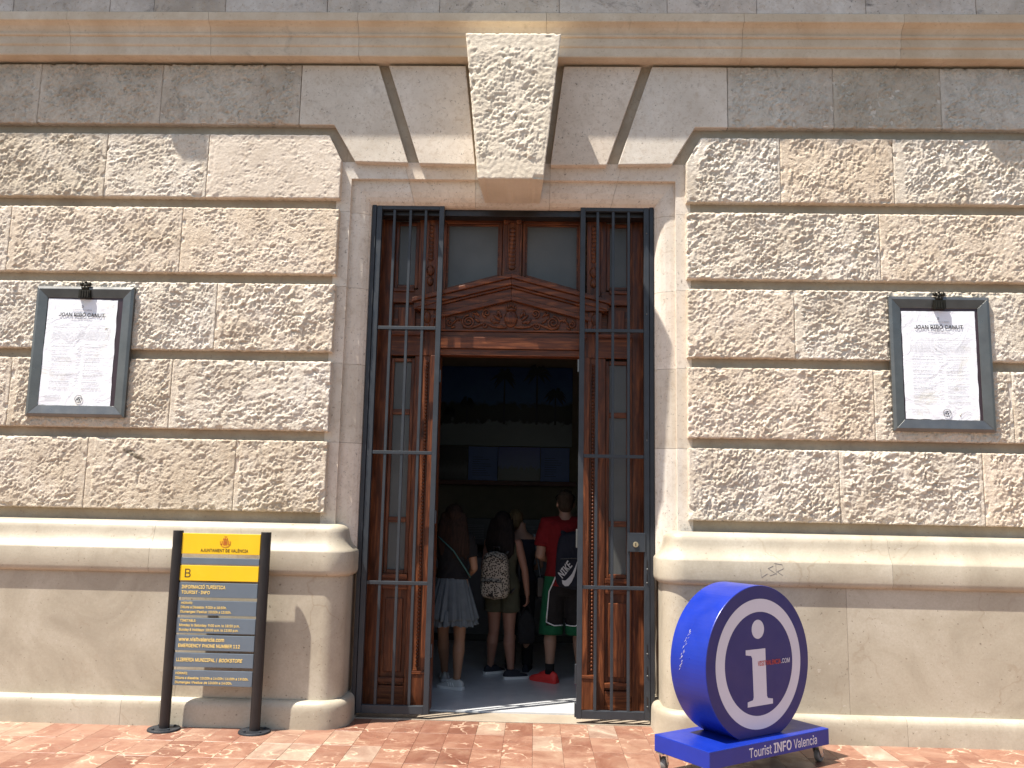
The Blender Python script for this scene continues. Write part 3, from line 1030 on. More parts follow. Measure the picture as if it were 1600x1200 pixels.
for s in (-1, 1):
    # opening jamb: broad stile, bead moulding, base block
    js = wbox('door_post', s*0.566, s*0.645, 0.022, 2.794, 0.392, 0.56, WOOD_V)
    wbox('post_groove', s*0.645, s*0.705, 0.022, 2.794, 0.425, 0.50, WOOD_V)
    b = MB()
    for i in range(84):
        z = 0.36+i*0.0286
        b.ell((s*0.674, 0.418, z), (0.013, 0.014, 0.0145), 8, 6)
    dp('bead_moulding', b, WOOD_V, 0.0, True)
    wbox('post_base', s*0.600, s*0.705, 0.022, 0.300, 0.375, 0.43, WOOD_V)
    wbox('post_base_cap', s*0.595, s*0.710, 0.3005, 0.325, 0.368, 0.43, WOOD_H)
    wbox('post_head', s*0.6005, s*0.7050, 2.7945, 2.9995, 0.415, 0.50, WOOD_V)
    # upper carved pilaster
    up = wbox('upper_pilaster', s*0.615, s*0.725, 3.30, 3.954, 0.40)
    b = MB()
    for i in range(9): b.ell((s*0.67, 0.398, 3.60+i*0.034), (0.022, 0.012, 0.021), 10, 6)
    b.ell((s*0.67, 0.394, 3.50), (0.034, 0.02, 0.045), 10, 8); b.ell((s*0.67, 0.394, 3.41), (0.028, 0.02, 0.04), 10, 8)
    dp('pilaster_scale', b, WOOD_V, 0.0, True, up)
    b = MB(); b.ell((s*0.68, 0.360, 3.10), (0.03, 0.02, 0.05), 10, 8); b.ell((s*0.68, 0.362, 3.03), (0.025, 0.016, 0.025), 10, 8)
    dp('bracket_carving', b, WOOD_V, 0.0, True)
    # side light framing
    wbox('outer_stile', s*0.985, s*1.134, 0.022, 3.954, 0.43)
    wbox('outer_fillet', s*0.972, s*0.985, 0.17, 3.93, 0.418, 0.46)
    wbox('inner_stile', s*0.7055, s*0.775, 0.022, 2.794, 0.435)
    wbox('inner_stile', s*0.7255, s*0.775, 3.30, 3.954, 0.435)
    wbox('cross_rail', s*0.7055, s*0.9845, 2.7945, 2.985, 0.425)
    wbox('cross_moulding', s*0.7055, s*0.9845, 2.96, 2.994, 0.405, 0.425)
    wbox('cross_rail', s*0.735, s*0.9845, 3.235, 3.345, 0.425)
    wbox('cross_moulding', s*0.80, s*0.97, 3.325, 3.352, 0.405, 0.425)
    wbox('raised_panel', s*0.79, s*0.93, 3.02, 3.20, 0.445, 0.50)
    wbox('panel_field', s*0.7055, s*0.9845, 2.9945, 3.2345, 0.468, 0.50)
    for (za, zb_, mul) in ((3.36, 3.93, ()), (1.05, 2.775, (2.335, 1.472))):
        wf = wbox('side_light', s*0.776, s*0.806, za, zb_, 0.445)
        wbox('frame_stile', s*0.945, s*0.9715, za, zb_, 0.445, 0.50, WOOD_V, 0.004, wf)
        wbox('frame_rail', s*0.8065, s*0.9445, zb_-0.03, zb_, 0.445, 0.50, WOOD_H, 0.004, wf)
        wbox('frame_rail', s*0.8065, s*0.9445, za, za+0.03, 0.440, 0.50, WOOD_H, 0.004, wf)
        for zm in mul: wbox('muntin', s*0.8065, s*0.9445, zm-0.022, zm+0.022, 0.446, 0.49, WOOD_H, 0.004, wf)
        zz = [za+0.03]+sorted(mul)+[zb_-0.03]
        for a, c in zip(zz[:-1], zz[1:]):
            b = MB(); b.box(min(s*0.803, s*0.948), max(s*0.803, s*0.948), 0.468, 0.474, a+0.001, c-0.001)
            dp('glass_pane', b, FROST, 0.0, False, wf)
    wbox('sill_moulding', s*0.776, s*0.9715, 1.012, 1.0495, 0.418, 0.50)
    wbox('cross_rail', s*0.776, s*0.9845, 0.93, 1.0115, 0.44)
    pf = wbox('panel_field', s*0.7755, s*0.9845, 0.20, 0.9295, 0.466)
    wbox('raised_panel', s*0.805, s*0.945, 0.30, 0.86, 0.448, 0.466, WOOD_V, 0.006, pf)
    wbox('bottom_moulding', s*0.776, s*0.9845, 0.225, 0.262, 0.425, 0.466)
    wbox('bottom_rail', s*0.7755, s*0.9845, 0.022, 0.1995, 0.44)

# ------------------------------------------------------------------ iron gates
def make_gate(s, label):
    g = empty('iron_gate', (s*0.82, 0.19, 0.03), label, 'gate', 'barred gate leaves either side of the entrance')
    O = Vector(g.location)

    def gp_(name, b, mat=IRON, bevel=0.003, smooth=False, parent=None):
        o = part(name, b, mat, None, bevel, smooth)
        o.location = Vector(o.location)-O-(Vector(parent.location) if parent else Vector())
        o.parent = parent or g
        return o

    def bx(name, x0, x1, z0, z1, y0, y1, mat=IRON, bevel=0.003, parent=None):
        b = MB(); b.box(min(x0, x1), max(x0, x1), y0, y1, z0, z1)
        return gp_(name, b, mat, bevel, False, parent)
    xo, xi = s*1.100, s*0.551
    bx('stile', xo, xo-s*0.042, 0.04, 4.0, 0.166, 0.206)
    st = bx('stile', xi, xi+s*0.040, 0.04, 4.0, 0.166, 0.206)
    bx('top_rail', xo-s*0.0425, xi+s*0.0405, 3.962, 3.9995, 0.167, 0.205)
    bx('bottom_rail', xo-s*0.0425, xi+s*0.0405, 0.0405, 0.100, 0.167, 0.205)
    for x in ((0.957, 0.826, 0.701) if s < 0 else (0.938, 0.814, 0.690)):
        bx('bar', s*x-0.0105, s*x+0.0105, 0.1005, 3.9615, 0.174, 0.196, IRON, 0.002)
    for z in (2.984, 1.992, 0.996):
        bx('cross_bar', xo-s*0.0425, xi+s*0.0405, z-0.013, z+0.013, 0.171, 0.1995, IRON, 0.002)
    bx('fixed_post', s*1.1345, s*1.103, 0.02, 4.02, 0.160, 0.25, IRON_D, 0.003)
    b = MB(); b.box(min(s*1.10, s*0.55), max(s*1.10, s*0.55), 0.215, 0.26, 4.001, 4.04); gp_('head_bar', b, IRON_D)
    if s > 0:
        lp = bx('lock_plate', 0.930, 1.066, 1.268, 1.412, 0.158, 0.1735)
        b = MB(); b.tube([Vector((0.991, 0.150, 1.324)), Vector((0.991, 0.158, 1.324))], 0.021, 18); k = gp_('lock_cylinder', b, BRASS, 0.002, False, lp)
        b = MB(); b.box(0.988, 0.994, 0.1485, 0.1505, 1.312, 1.336); o = part('keyhole', b, BLACK, None)
        o.location = Vector(o.location)-O-Vector(lp.location)-Vector(k.location); o.parent = lp
        o.location = Vector(o.location)+Vector(k.location)
        for z in (3.82, 3.16, 2.16, 1.18, 1.08, 0.56, 0.40, 0.18):
            bx('latch_slot', 1.074, 1.084, z-0.03, z+0.03, 0.1635, 0.166, BLACK, 0.001)
            b = MB(); b.ell((1.079, 0.163, z-0.04), (0.007, 0.006, 0.007), 8, 6); gp_('rivet', b, STEEL, 0, True)
        for z, h in ((2.70, 0.05), (1.36, 0.07), (0.36, 0.07), (0.10, 0.05)):
            bx('hinge', 0.538, 0.5505, z-h, z+h, 0.170, 0.200, STEEL if z > 1 else IRON, 0.002)
    else:
        for z in (2.6, 1.5, 0.5):
            bx('hinge', -0.5505, -0.540, z-0.05, z+0.05, 0.172, 0.20, IRON, 0.002)
    return g


make_gate(-1, 'tall slate-grey barred gate leaf left of the open entrance, without a lock')
make_gate(1, 'tall slate-grey barred gate leaf right of the entrance, with a brass lock')

# ------------------------------------------------------------------ framed notices
def make_notice(x0, x1, z0, z1, pap, label, gloss):
    cx = (x0+x1)/2; cz = (z0+z1)/2
    t = empty('notice_frame', (cx, 0.0, z0), label, 'notice frame', 'framed notices on the wall')
    O = Vector(t.location)
    w = 0.088
    outer = [(x0, z0), (x1, z0), (x1, z1), (x0, z1)]
    inner = [(x0+w, z0+w), (x1-w, z0+w), (x1-w, z1-w), (x0+w, z1-w)]
    mid = [(x0+0.022, z0+0.022), (x1-0.022, z0+0.022), (x1-0.022, z1-0.022), (x0+0.022, z1-0.022)]
    for i, nm in enumerate(('bottom_rail', 'side_rail', 'top_rail', 'side_rail')):
        j = (i+1) % 4
        b = MB()
        def ring(k):
            return [(outer[k][0], 0.004, outer[k][1]), (outer[k][0], -0.025, outer[k][1]), (mid[k][0], -0.034, mid[k][1]), (inner[k][0], -0.019, inner[k][1]), (inner[k][0], 0.004, inner[k][1])]
        b.sweep([ring(i), ring(j)])
        o = part(nm, b, STEEL, None, 0.0015, False, 1)
        o.location = Vector(o.location)-O; o.parent = t
    b = MB(); b.box(x0+0.05, x1-0.05, -0.013, 0.02, z0+0.05, z1-0.05)
    o = part('backboard', b, PLUM, None); o.location = Vector(o.location)-O; o.parent = t
    # paper: a wavy sheet, corners from the photograph
    P4 = [Vector((p[0], 0, p[1])) for p in pap]         # tl,tr,br,bl
    nx, nz = 16, 24
    vs = []; fs = []
    sd = int(abs(x0)*100)
    for a in range(nz+1):
        for c in range(nx+1):
            u = c/nx; v = a/nz
            p = (P4[3]*(1-u)+P4[2]*u)*(1-v)+(P4[0]*(1-u)+P4[1]*u)*v
            e = min(u, 1-u, v, 1-v)
            jag = 0.004*float(perlin(np.array([u*9+sd]), np.array([v*9.0]), 3)[0]) if e == 0 else 0
            yy = -0.0148-0.0022*abs(float(perlin(np.array([u*4+sd*.1]), np.array([v*5.0]), 8)[0]))-0.0012*abs(float(perlin(np.array([u*11+sd*.1]), np.array([v*3.0]), 9)[0]))
            vs.append((p.x+jag, yy, p.z+jag))
    for a in range(nz):
        for c in range(nx):
            i = a*(nx+1)+c
            fs.append((i, i+1, i+nx+2, i+nx+1))
    b = MB(); b.add(vs, fs)
    pp = part('paper_sheet', b, PAPER, None, 0.0, True)
    pp.location = Vector(pp.location)-O; pp.parent = t
    PO = Vector(pp.location)+O
    tl, tr, br, bl = P4
    ux = (tr-tl); W_ = ux.length; ux.normalize()
    tilt = math.atan2(ux.z, ux.x)
    Hh = (tl-bl).length

    def at(u, v):
        p = (bl*(1-u)+br*u)*(1-v)+(tl*(1-u)+tr*u)*v
        return Vector((p.x, -0.0198, p.z))-PO
    lettering('JOAN RIBÓ CANUT', INK, pp, at(0.5, 0.835), W_*0.66, 0.028, 0.012, 0, 0, 'C', tilt, 'heading')
    lettering('ALCALDE DE VALÈNCIA', INK2, pp, at(0.5, 0.812), W_*0.30, 0.009, 0, 0, 0, 'C', tilt, 'small_heading')
    lettering('AJUNTAMENT DE VALÈNCIA', INK2, pp, at(0.5, 0.895), W_*0.28, 0.008, 0, 0, 0, 'C', tilt, 'small_heading')
    # illegible print: rows of little dashes
    b = MB()
    rr = random.Random(sd)

    def dashes(u0, u1, v, h=0.0026):
        u = u0
        while u < u1:
            l = rr.uniform(0.012, 0.05)
            p = at(u, v); q = at(min(u+l, u1), v)
            b.add([(p.x, p.y, p.z), (q.x, q.y, q.z), (q.x, q.y, q.z+h), (p.x, p.y, p.z+h)], [(0, 1, 2, 3)])
            u += l+0.008
    for v in (0.745, 0.729, 0.690, 0.676, 0.662, 0.648, 0.634, 0.620): dashes(0.10, 0.92, v, 0.0018)
    for v in (0.575, 0.545, 0.505, 0.47, 0.445, 0.433, 0.405, 0.37, 0.33, 0.30, 0.288, 0.276, 0.24, 0.215, 0.203, 0.165, 0.155):
        w1 = rr.uniform(0.24, 0.36)
        dashes(0.12, 0.12+w1, v); dashes(0.58, 0.58+rr.uniform(0.2, 0.32), v-0.004)
    for v in (0.755, 0.702, 0.59, 0.55, 0.52, 0.485, 0.45, 0.40, 0.37, 0.34, 0.30, 0.25, 0.22, 0.18): dashes(0.475, 0.535, v, 0.003)
    for v in (0.085, 0.072, 0.06): dashes(0.08, 0.32, v, 0.002)
    for v in (0.07, 0.058): dashes(0.76, 0.88, v, 0.002)
    o = part('small_print', b, INK2, None); o['kind'] = 'stuff'; o.parent = pp
    # seal and coat of arms
    b = MB(); c = at(0.56, 0.062)
    for r0, n0 in ((0.030, 24), (0.0265, 24)):
        pts = [Vector((c.x+r0*math.cos(2*math.pi*k/n0), c.y, c.z+r0*math.sin(2*math.pi*k/n0))) for k in range(n0+1)]
        b.tube(pts, 0.0009, 4)
    for dx, dz in ((0, 0.007), (-0.008, -0.006), (0.008, -0.006)): b.ell((c.x+dx, c.y, c.z+dz), (0.006, 0.0015, 0.006), 8, 6)
    o = part('seal', b, INK, None); o.parent = pp
    b = MB(); c = at(0.5, 0.925)
    b.ell((c.x, c.y, c.z), (0.007, 0.001, 0.007), 8, 4); b.ell((c.x, c.y, c.z+0.011), (0.009, 0.001, 0.004), 8, 4)
    o = part('coat_of_arms', b, INK2, None); o.parent = pp
    # cast ornament clipped over the top rail
    b = MB()
    zt = z1-0.035
    b.box(cx-0.045, cx+0.045, -0.045, -0.012, zt-0.062, zt+0.005)
    for k in range(4): b.box(cx-0.036+k*0.02, cx-0.024+k*0.02, -0.050, -0.044, zt-0.055, zt-0.002)
    for sx, sz, r in ((-0.03, 0.052, 0.018), (0.03, 0.052, 0.018), (0, 0.042, 0.02), (-0.012, 0.020, 0.018), (0.012, 0.020, 0.018), (0, 0.066, 0.010)):
        b.ell((cx+sx, -0.034, zt+sz), (r, 0.014, r), 10, 8)
    o = part('cast_ornament', b, BRONZE, None); o.location = Vector(o.location)-O; o.parent = t
    return t


make_notice(-3.722, -2.946, 2.208, 3.237, [(-3.627, 3.140), (-3.076, 3.130), (-3.069, 2.294), (-3.635, 2.298)],
            'steel framed notice on the wall left of the doorway, above the yellow sign', 0)
make_notice(2.895, 3.652, 2.209, 3.242, [(2.990, 3.128), (3.543, 3.133), (3.539, 2.298), (2.992, 2.303)],
            'steel framed notice on the wall right of the doorway, above the blue sign', 1)

# ------------------------------------------------------------------ directory sign
ds = empty('directory_sign', (-2.03, -0.29, 0), 'black two-post directory sign with yellow and slate panels by the plinth', 'sign')
DSO = Vector(ds.location)


def dsp(name, b, mat, bevel=0.0, smooth=False, parent=None):
    o = part(name, b, mat, None, bevel, smooth)
    o.location = Vector(o.location)-DSO-(Vector(parent.location) if parent else Vector())
    o.parent = parent or ds
    return o


for x in (-2.347, -1.708):
    b = MB(); b.tube([Vector((x, -0.29, 0.008)), Vector((x, -0.29, 1.374))], [(0.037, 0.030)]*2, 24)
    p_ = dsp('post', b, BLACK, 0.003)
    b = MB(); b.tube([Vector((x, -0.295, 0.001)), Vector((x, -0.295, 0.013))], [0.112, 0.108], 32); dsp('base_plate', b, IRON_D, 0.002, False, p_)
    for k in range(4):
        a = math.pi/4+k*math.pi/2
        b = MB(); b.tube([Vector((x+0.078*math.cos(a), -0.295+0.078*math.sin(a), 0.012)), Vector((x+0.078*math.cos(a), -0.295+0.078*math.sin(a), 0.022))], 0.011, 6)
        dsp('bolt', b, IRON, 0, False, p_)
PZ = [(1.356, 1.211, YELLOW), (1.184, 1.139, SLATE), (1.130, 1.023, YELLOW), (1.009, 0.907, SLATE), (0.885, 0.783, SLATE), (0.765, 0.659, SLATE), (0.646, 0.541, SLATE), (0.524, 0.428, SLATE), (0.406, 0.302, SLATE)]
XA, XB = -2.311, -1.744
pans = []
for zt, zb_, m in PZ:
    b = MB(); b.box(XA, XB, -0.301, -0.281, zb_, zt)
    pans.append(dsp('panel', b, m, 0.002))


def dl(i, s, x, z, width, h, mat, **kw):
    o = lettering(s, mat, pans[i], Vector((x, -0.3016, z))-DSO-Vector(pans[i].location), width, h, **kw)
    return o


dl(0, 'AJUNTAMENT DE VALÈNCIA', -2.0, 1.228, 0.345, 0.021, DARK_T, align='C')
dl(2, 'B', -2.275, 1.046, None, 0.060, DARK_T, bold=0.0)
dl(3, 'INFORMACIÓ TURÍSTICA', -2.290, 0.968, 0.315, 0.023, GOLD_T, bold=0.016)
dl(3, 'TOURIST · INFO', -2.290, 0.931, 0.205, 0.021, GOLD_T, bold=0.016)
dl(4, 'HORARI:', -2.285, 0.860, 0.082, 0.015, GOLD_T, bold=0.014)
dl(4, 'Dilluns a Dissabte: 9:00h a 18:50h.', -2.287, 0.830, 0.330, 0.0165, GOLD_T, bold=0.014)
dl(4, 'Diumenges i Festius: 10:00h a 13:50h.', -2.287, 0.799, 0.365, 0.0165, GOLD_T, bold=0.014)
dl(5, 'TIMETABLE:', -2.285, 0.738, 0.115, 0.016, GOLD_T, bold=0.014)
dl(5, 'Monday to Saturday: 9:00 a.m. to 18:50 p.m.', -2.288, 0.706, 0.432, 0.0165, GOLD_T, bold=0.014)
dl(5, 'Sunday & Holidays: 10:00 a.m. to 13:50 p.m.', -2.288, 0.675, 0.425, 0.0165, GOLD_T, bold=0.014)
dl(6, 'www.visitvalencia.com', -2.285, 0.605, 0.325, 0.025, GOLD_T, bold=0.016)
dl(6, 'EMERGENCY PHONE NUMBER 112', -2.285, 0.563, 0.440, 0.022, GOLD_T, bold=0.016)
dl(7, 'LLIBRERIA MUNICIPAL /', -2.290, 0.466, 0.290, 0.023, GOLD_T, bold=0.016)
dl(7, 'BOOKSTORE', -1.988, 0.466, 0.168, 0.023, GOLD_T, bold=0.016, shear=0.22)
dl(8, 'HORARI:', -2.290, 0.378, 0.085, 0.015, GOLD_T, bold=0.014)
dl(8, 'Dilluns a dissabte: 10:00h a 14:00h i 16:00h a 19:00h.', -2.290, 0.346, 0.520, 0.0155, GOLD_T, bold=0.014)
dl(8, 'Diumenges i Festius: de 10:00h a 14:00h.', -2.290, 0.316, 0.405, 0.0155, GOLD_T, bold=0.014)
# coat of arms on the top panel
b = MB(); c = Vector((-1.997, -0.302, 1.296))
for k, s in enumerate((-0.012, -0.004, 0.004, 0.012)): b.box(c.x+s-0.0022, c.x+s+0.0022, c.y-0.0006, c.y, c.z-0.020, c.z+0.014)
b.box(c.x-0.018, c.x+0.018, c.y-0.0006, c.y, c.z+0.018, c.z+0.022)
for s in (-1, 0, 1): b.box(c.x+s*0.012-0.003, c.x+s*0.012+0.003, c.y-0.0006, c.y, c.z+0.023, c.z+0.031)
b.box(c.x-0.010, c.x+0.010, c.y-0.0006, c.y, c.z+0.040, c.z+0.043)
for s in (-1, 1):
    b.box(c.x+s*0.024-0.0025, c.x+s*0.024+0.0025, c.y-0.0006, c.y, c.z-0.016, c.z+0.012)
    b.box(min(c.x+s*0.024, c.x+s*0.032), max(c.x+s*0.024, c.x+s*0.032), c.y-0.0006, c.y, c.z-0.016, c.z-0.011)
    b.tube([c+Vector((s*0.038, 0, 0.010)), c+Vector((s*0.036, 0, -0.012)), c+Vector((s*0.022, 0, -0.028)), c+Vector((0, 0, -0.033))], 0.0013, 5)
dsp('coat_of_arms', b, RED_T, 0, False, pans[0])

# ------------------------------------------------------------------ tourist information sign
TH = math.radians(35.4)
inf = empty('tourist_info_sign', (1.245, -1.299, 0), 'big cobalt blue round sign with a white letter i on a wheeled base', 'sign', None, TH)


def ip(name, b, mat, bevel=0.0, smooth=False, parent=None, segs=2):
    o = part(name, b, mat, None, bevel, smooth, segs)
    if parent: o.location = Vector(o.location)-Vector(parent.location)
    o.parent = parent or inf
    return o


b = MB(); b.box(0, 1.092, 0, 0.456, 0.12, 0.22); base = ip('base', b, BLUE, 0.004)
CU, CZ, RR, V0, V1 = 0.545, 0.655, 0.475, 0.090, 0.385
ang0 = math.asin((CZ-0.2205)/RR)
arc = []
N_ = 96
a_s, a_e = -ang0, math.pi+ang0
for k in range(N_+1):
    a = a_s+(a_e-a_s)*k/N_
    arc.append((CU+RR*math.cos(a), CZ+RR*math.sin(a)))
b = MB(); b.prism(arc, V0, V1); disc = ip('disc', b, BLUE, 0.003, False, None, 2)
arc2 = [(CU+(x-CU)*0.994, CZ+(z-CZ)*0.994) for x, z in arc]
b = MB(); b.prism(arc2, V0-0.002, V0+0.001); face = ip('face', b, NAVY, 0, False, disc)


def annulus(r0, r1, y):
    b = MB(); n = 96
    vs = []
    for k in range(n):
        a = 2*math.pi*k/n
        vs += [(CU+r0*math.cos(a), y, CZ+r0*math.sin(a)), (CU+r1*math.cos(a), y, CZ+r1*math.sin(a))]
    fs = [(2*k, 2*k+1, (2*k+3) % (2*n), (2*k+2) % (2*n)) for k in range(n)]
    return b.add(vs, fs)


ip('ring', annulus(0.313, 0.393, V0-0.0032), WHITE_V, 0, False, disc)
b = MB(); n = 40
b.prism([(0.535+0.057*math.cos(2*math.pi*k/n), 0.862+0.058*math.sin(2*math.pi*k/n)) for k in range(n)], V0-0.0034, V0-0.0022); ip('letter_dot', b, WHITE_V, 0, False, disc)
ist = [(0.430, 0.402), (0.662, 0.402), (0.662, 0.432), (0.615, 0.440), (0.607, 0.455), (0.600, 0.742), (0.420, 0.742), (0.420, 0.712), (0.468, 0.705), (0.478, 0.690), (0.486, 0.455), (0.478, 0.440), (0.430, 0.432)]
b = MB(); b.prism(ist, V0-0.0034, V0-0.0022); ip('letter_stem', b, WHITE_V, 0, False, disc)
dL = Vector(disc.location)
lettering('VISITVALENCIA', RED_V, disc, Vector((0.528, V0-0.0046, 0.640))-dL, 0.215, 0.028)
lettering('.COM', WHITE_V, disc, Vector((0.748, V0-0.0046, 0.640))-dL, 0.082, 0.028)
bL = Vector(base.location)
lettering('Tourist', WHITE_V, base, Vector((0.335, -0.0012, 0.142))-bL, 0.200, 0.052)
lettering('INFO', WHITE_V, base, Vector((0.555, -0.0012, 0.142))-bL, 0.165, 0.054, 0.020)
lettering('Valencia', WHITE_V, base, Vector((0.742, -0.0012, 0.142))-bL, 0.225, 0.052)
# white scratches on the rim
b = MB()
for k in range(22):
    a = math.pi-0.46+k*0.024+rnd.uniform(-.01, .01)
    yy = 0.25+0.0022*k+rnd.uniform(-.010, .010)
    pts = [Vector((CU+(RR+0.0006)*math.cos(a+q*0.012), yy+q*0.004, CZ+(RR+0.0006)*math.sin(a+q*0.012))) for q in range(3)]
    b.tube(pts, rnd.uniform(0.0006, 0.0022), 4)
ip('rim_scratch', b, WHITE_V, 0, False, disc)
for (u, v, a) in ((0.035, 0.415, 0.6), (1.055, 0.07, 0.2), (0.05, 0.05, -0.4), (1.04, 0.40, 0.9)):
    b = MB(); b.box(u-0.035, u+0.035, v-0.03, v+0.03, 0.112, 0.1195); ca = ip('caster', b, CHROME, 0.002)
    rm = Matrix.Rotation(a, 3, 'Z'); cc = Vector((u, v, 0))
    b = MB()
    for sgn in (-1, 1):
        q = [rm @ Vector((x, y, z))+cc for x, y, z in [(-0.028, sgn*0.02, 0.112), (0.03, sgn*0.02, 0.112), (0.045, sgn*0.02, 0.035), (0.02, sgn*0.02, 0.030),
                                                          (-0.028, sgn*0.024, 0.112), (0.03, sgn*0.024, 0.112), (0.045, sgn*0.024, 0.035), (0.02, sgn*0.024, 0.030)]]
        b.add(q, [(0, 1, 2, 3), (7, 6, 5, 4), (0, 4, 5, 1), (1, 5, 6, 2), (2, 6, 7, 3), (3, 7, 4, 0)])
    ip('fork', b, CHROME, 0, False, ca)
    b = MB(); ax = rm @ Vector((0, 1, 0)); wc = rm @ Vector((0.032, 0, 0.043))+cc
    b.tube([wc-ax*0.017, wc-ax*0.012, wc+ax*0.012, wc+ax*0.017], [0.038, 0.0425, 0.0425, 0.038], 24); ip('wheel', b, RUBBER, 0, False, ca)
    b = MB(); b.tube([wc-ax*0.026, wc+ax*0.026], 0.012, 12); ip('axle', b, CHROME, 0, False, ca)

# ------------------------------------------------------------------ things inside
cnt = empty('reception_counter', (-0.2, 3.85, 0.018), 'long grey reception counter standing inside the dark hall', 'counter')
CO = Vector(cnt.location)
COUNTER = mat_plain('grey_laminate', (0.16, 0.165, 0.17), 0.5, 0.5, 0.08)
COUNTER_T = mat_plain('dark_counter_top', (0.05, 0.05, 0.055), 0.4, 0.5, 0.1)
SHELF = mat_plain('red_brown_shelf', (0.10, 0.03, 0.02), 0.5, 0.5, 0.2)
for i in range(4):
    b = MB(); b.box(-2.2+i*1.0+0.002, -1.2+i*1.0-0.002, 3.85, 4.4, 0.10, 0.985)
    o = part('front_panel', b, COUNTER, None, 0.004); o.location = Vector(o.location)-CO; o.parent = cnt
b = MB(); b.box(-2.2, 1.8, 3.88, 4.4, 0.02, 0.0995); o = part('kick_board', b, BLACK, None); o.location = Vector(o.location)-CO; o.parent = cnt
b = MB(); b.box(-2.24, 1.84, 3.80, 4.45, 0.9855, 1.02); o = part('counter_top', b, COUNTER_T, None, 0.006); o.location = Vector(o.location)-CO; o.parent = cnt

for cx, lab in ((-0.50, 'dark monitor on the counter, left of the other one'), (0.18, 'dark monitor on the counter, right of the other one')):
    t = empty('monitor', (cx, 4.1, 1.02), lab, 'monitor', 'monitors on the counter')
    b = MB(); b.box(-0.19, 0.19, -0.02, 0.02, 0.10, 0.42); bo = part('casing', b, BLACK, t, 0.006)
    b = MB(); b.box(-0.12, 0.12, -0.09, 0.09, 0.0, 0.012); part('foot', b, BLACK, t, 0.003)
    b = MB(); b.box(-0.03, 0.03, -0.012, 0.03, 0.0121, 0.16); part('stand', b, BLACK, t, 0.003)
    for k in range(9):
        b = MB(); b.box(-0.10, 0.10, -0.0225, -0.0202, 0.17+k*0.02, 0.178+k*0.02); part('vent_slat', b, COUNTER_T, t)


def mat_view(name, stops, palms, seed):
    """printed view: sky over trees over pale ground"""
    m = NT(name, 0.35, 0.5)
    tc = m.n('ShaderNodeTexCoord')
    sp = m.n('ShaderNodeSeparateXYZ'); m.l(tc.outputs['Generated'], sp.inputs[0])
    nz = m.n('ShaderNodeTexNoise'); nz.inputs['Scale'].default_value = 9.0; nz.inputs['Detail'].default_value = 6
    mp = m.n('ShaderNodeMapping'); mp.inputs['Scale'].default_value = (1.5, 1, 1); mp.inputs['Location'].default_value = (seed, 0, 0)
    m.l(tc.outputs['Generated'], mp.inputs[0]); m.l(mp.outputs[0], nz.inputs['Vector'])
    ad = m.n('ShaderNodeMath', operation='MULTIPLY_ADD'); ad.inputs[1].default_value = 0.30; ad.inputs[2].default_value = -0.15
    m.l(nz.outputs[0], ad.inputs[0])
    su = m.n('ShaderNodeMath', operation='ADD'); m.l(ad.outputs[0], su.inputs[0]); m.l(sp.outputs['Z'], su.inputs[1])
    m.color(m.ramp(su.outputs[0], stops))
    return m.m


VIEW1 = mat_view('printed_palm_view', [(0.0, (0.16, 0.22, 0.25)), (0.28, (0.20, 0.27, 0.30)), (0.32, (0.02, 0.03, 0.03)), (0.50, (0.03, 0.045, 0.04)), (0.56, (0.05, 0.15, 0.35)), (1.0, (0.015, 0.06, 0.22))], True, 0.0)
VIEW2 = mat_view('printed_garden_view', [(0.0, (0.05, 0.05, 0.05)), (0.3, (0.10, 0.11, 0.12)), (0.6, (0.03, 0.03, 0.03)), (1.0, (0.02, 0.02, 0.025))], False, 3.0)
VIEW3 = mat_view('printed_coast_view', [(0.0, (0.06, 0.06, 0.05)), (0.35, (0.05, 0.07, 0.08)), (0.45, (0.05, 0.10, 0.35)), (1.0, (0.03, 0.06, 0.40))], False, 5.0)
BLUEPAGE = mat_plain('pale_blue_page', (0.16, 0.25, 0.55), 0.5, 0.4, 0.05)
PALM = mat_plain('printed_dark_foliage', (0.018, 0.030, 0.045), 0.5)


def screen(name, x0, x1, z0, z1, mat, label, cat='poster', grp='printed boards on the back wall'):
    b = MB(); b.box(x0, x1, 5.0, 5.045, z0, z1)
    o = part(name, b, mat, None, 0.003)
    tag(o, label, cat, grp)
    return o


mur = screen('wall_mural', -1.16, 0.70, 2.385, 3.46, VIEW1, 'large dark beach view with palm trees high on the back wall')
MO = Vector(mur.location)
for px_, hh, rr_ in ((-0.72, 0.50, 0.13), (-0.22, 0.86, 0.19), (0.22, 0.92, 0.20), (0.47, 0.62, 0.16), (-0.95, 0.38, 0.10)):
    b = MB()
    b.add([(px_-0.015, 4.997, 2.68), (px_+0.015, 4.997, 2.68), (px_+0.010, 4.997, 2.45+hh), (px_-0.010, 4.997, 2.45+hh)], [(0, 1, 2, 3)])
    for k in range(13):
        a = math.pi*(-0.25+1.5*k/12); ln = rr_*rnd.uniform(0.75, 1.1)
        c0 = Vector((px_, 4.9965, 2.45+hh)); c1 = c0+Vector((math.cos(a)*ln*0.6, 0, math.sin(a)*ln*0.6+0.02)); c2 = c0+Vector((math.cos(a)*ln, 0, math.sin(a)*ln*0.8-0.05))
        nrm = Vector((-math.sin(a), 0, math.cos(a)))*0.022
        b.add([c0, c1+nrm, c2, c1-nrm], [(0, 1, 2, 3)])
    o = part('palm_print', b, PALM, None); o.location = Vector(o.location)-MO; o.parent = mur
screen('wall_board', -1.16, -0.69, 1.925, 2.375, VIEW2, 'dark garden view on the back wall, lower left board')
p1 = screen('wall_board', -0.685, -0.292, 1.925, 2.375, BLUEPAGE, 'pale blue text page on the back wall, left of the two')
screen('wall_board', -0.287, 0.278, 1.925, 2.375, VIEW3, 'blue coast view on the back wall between the two pages')
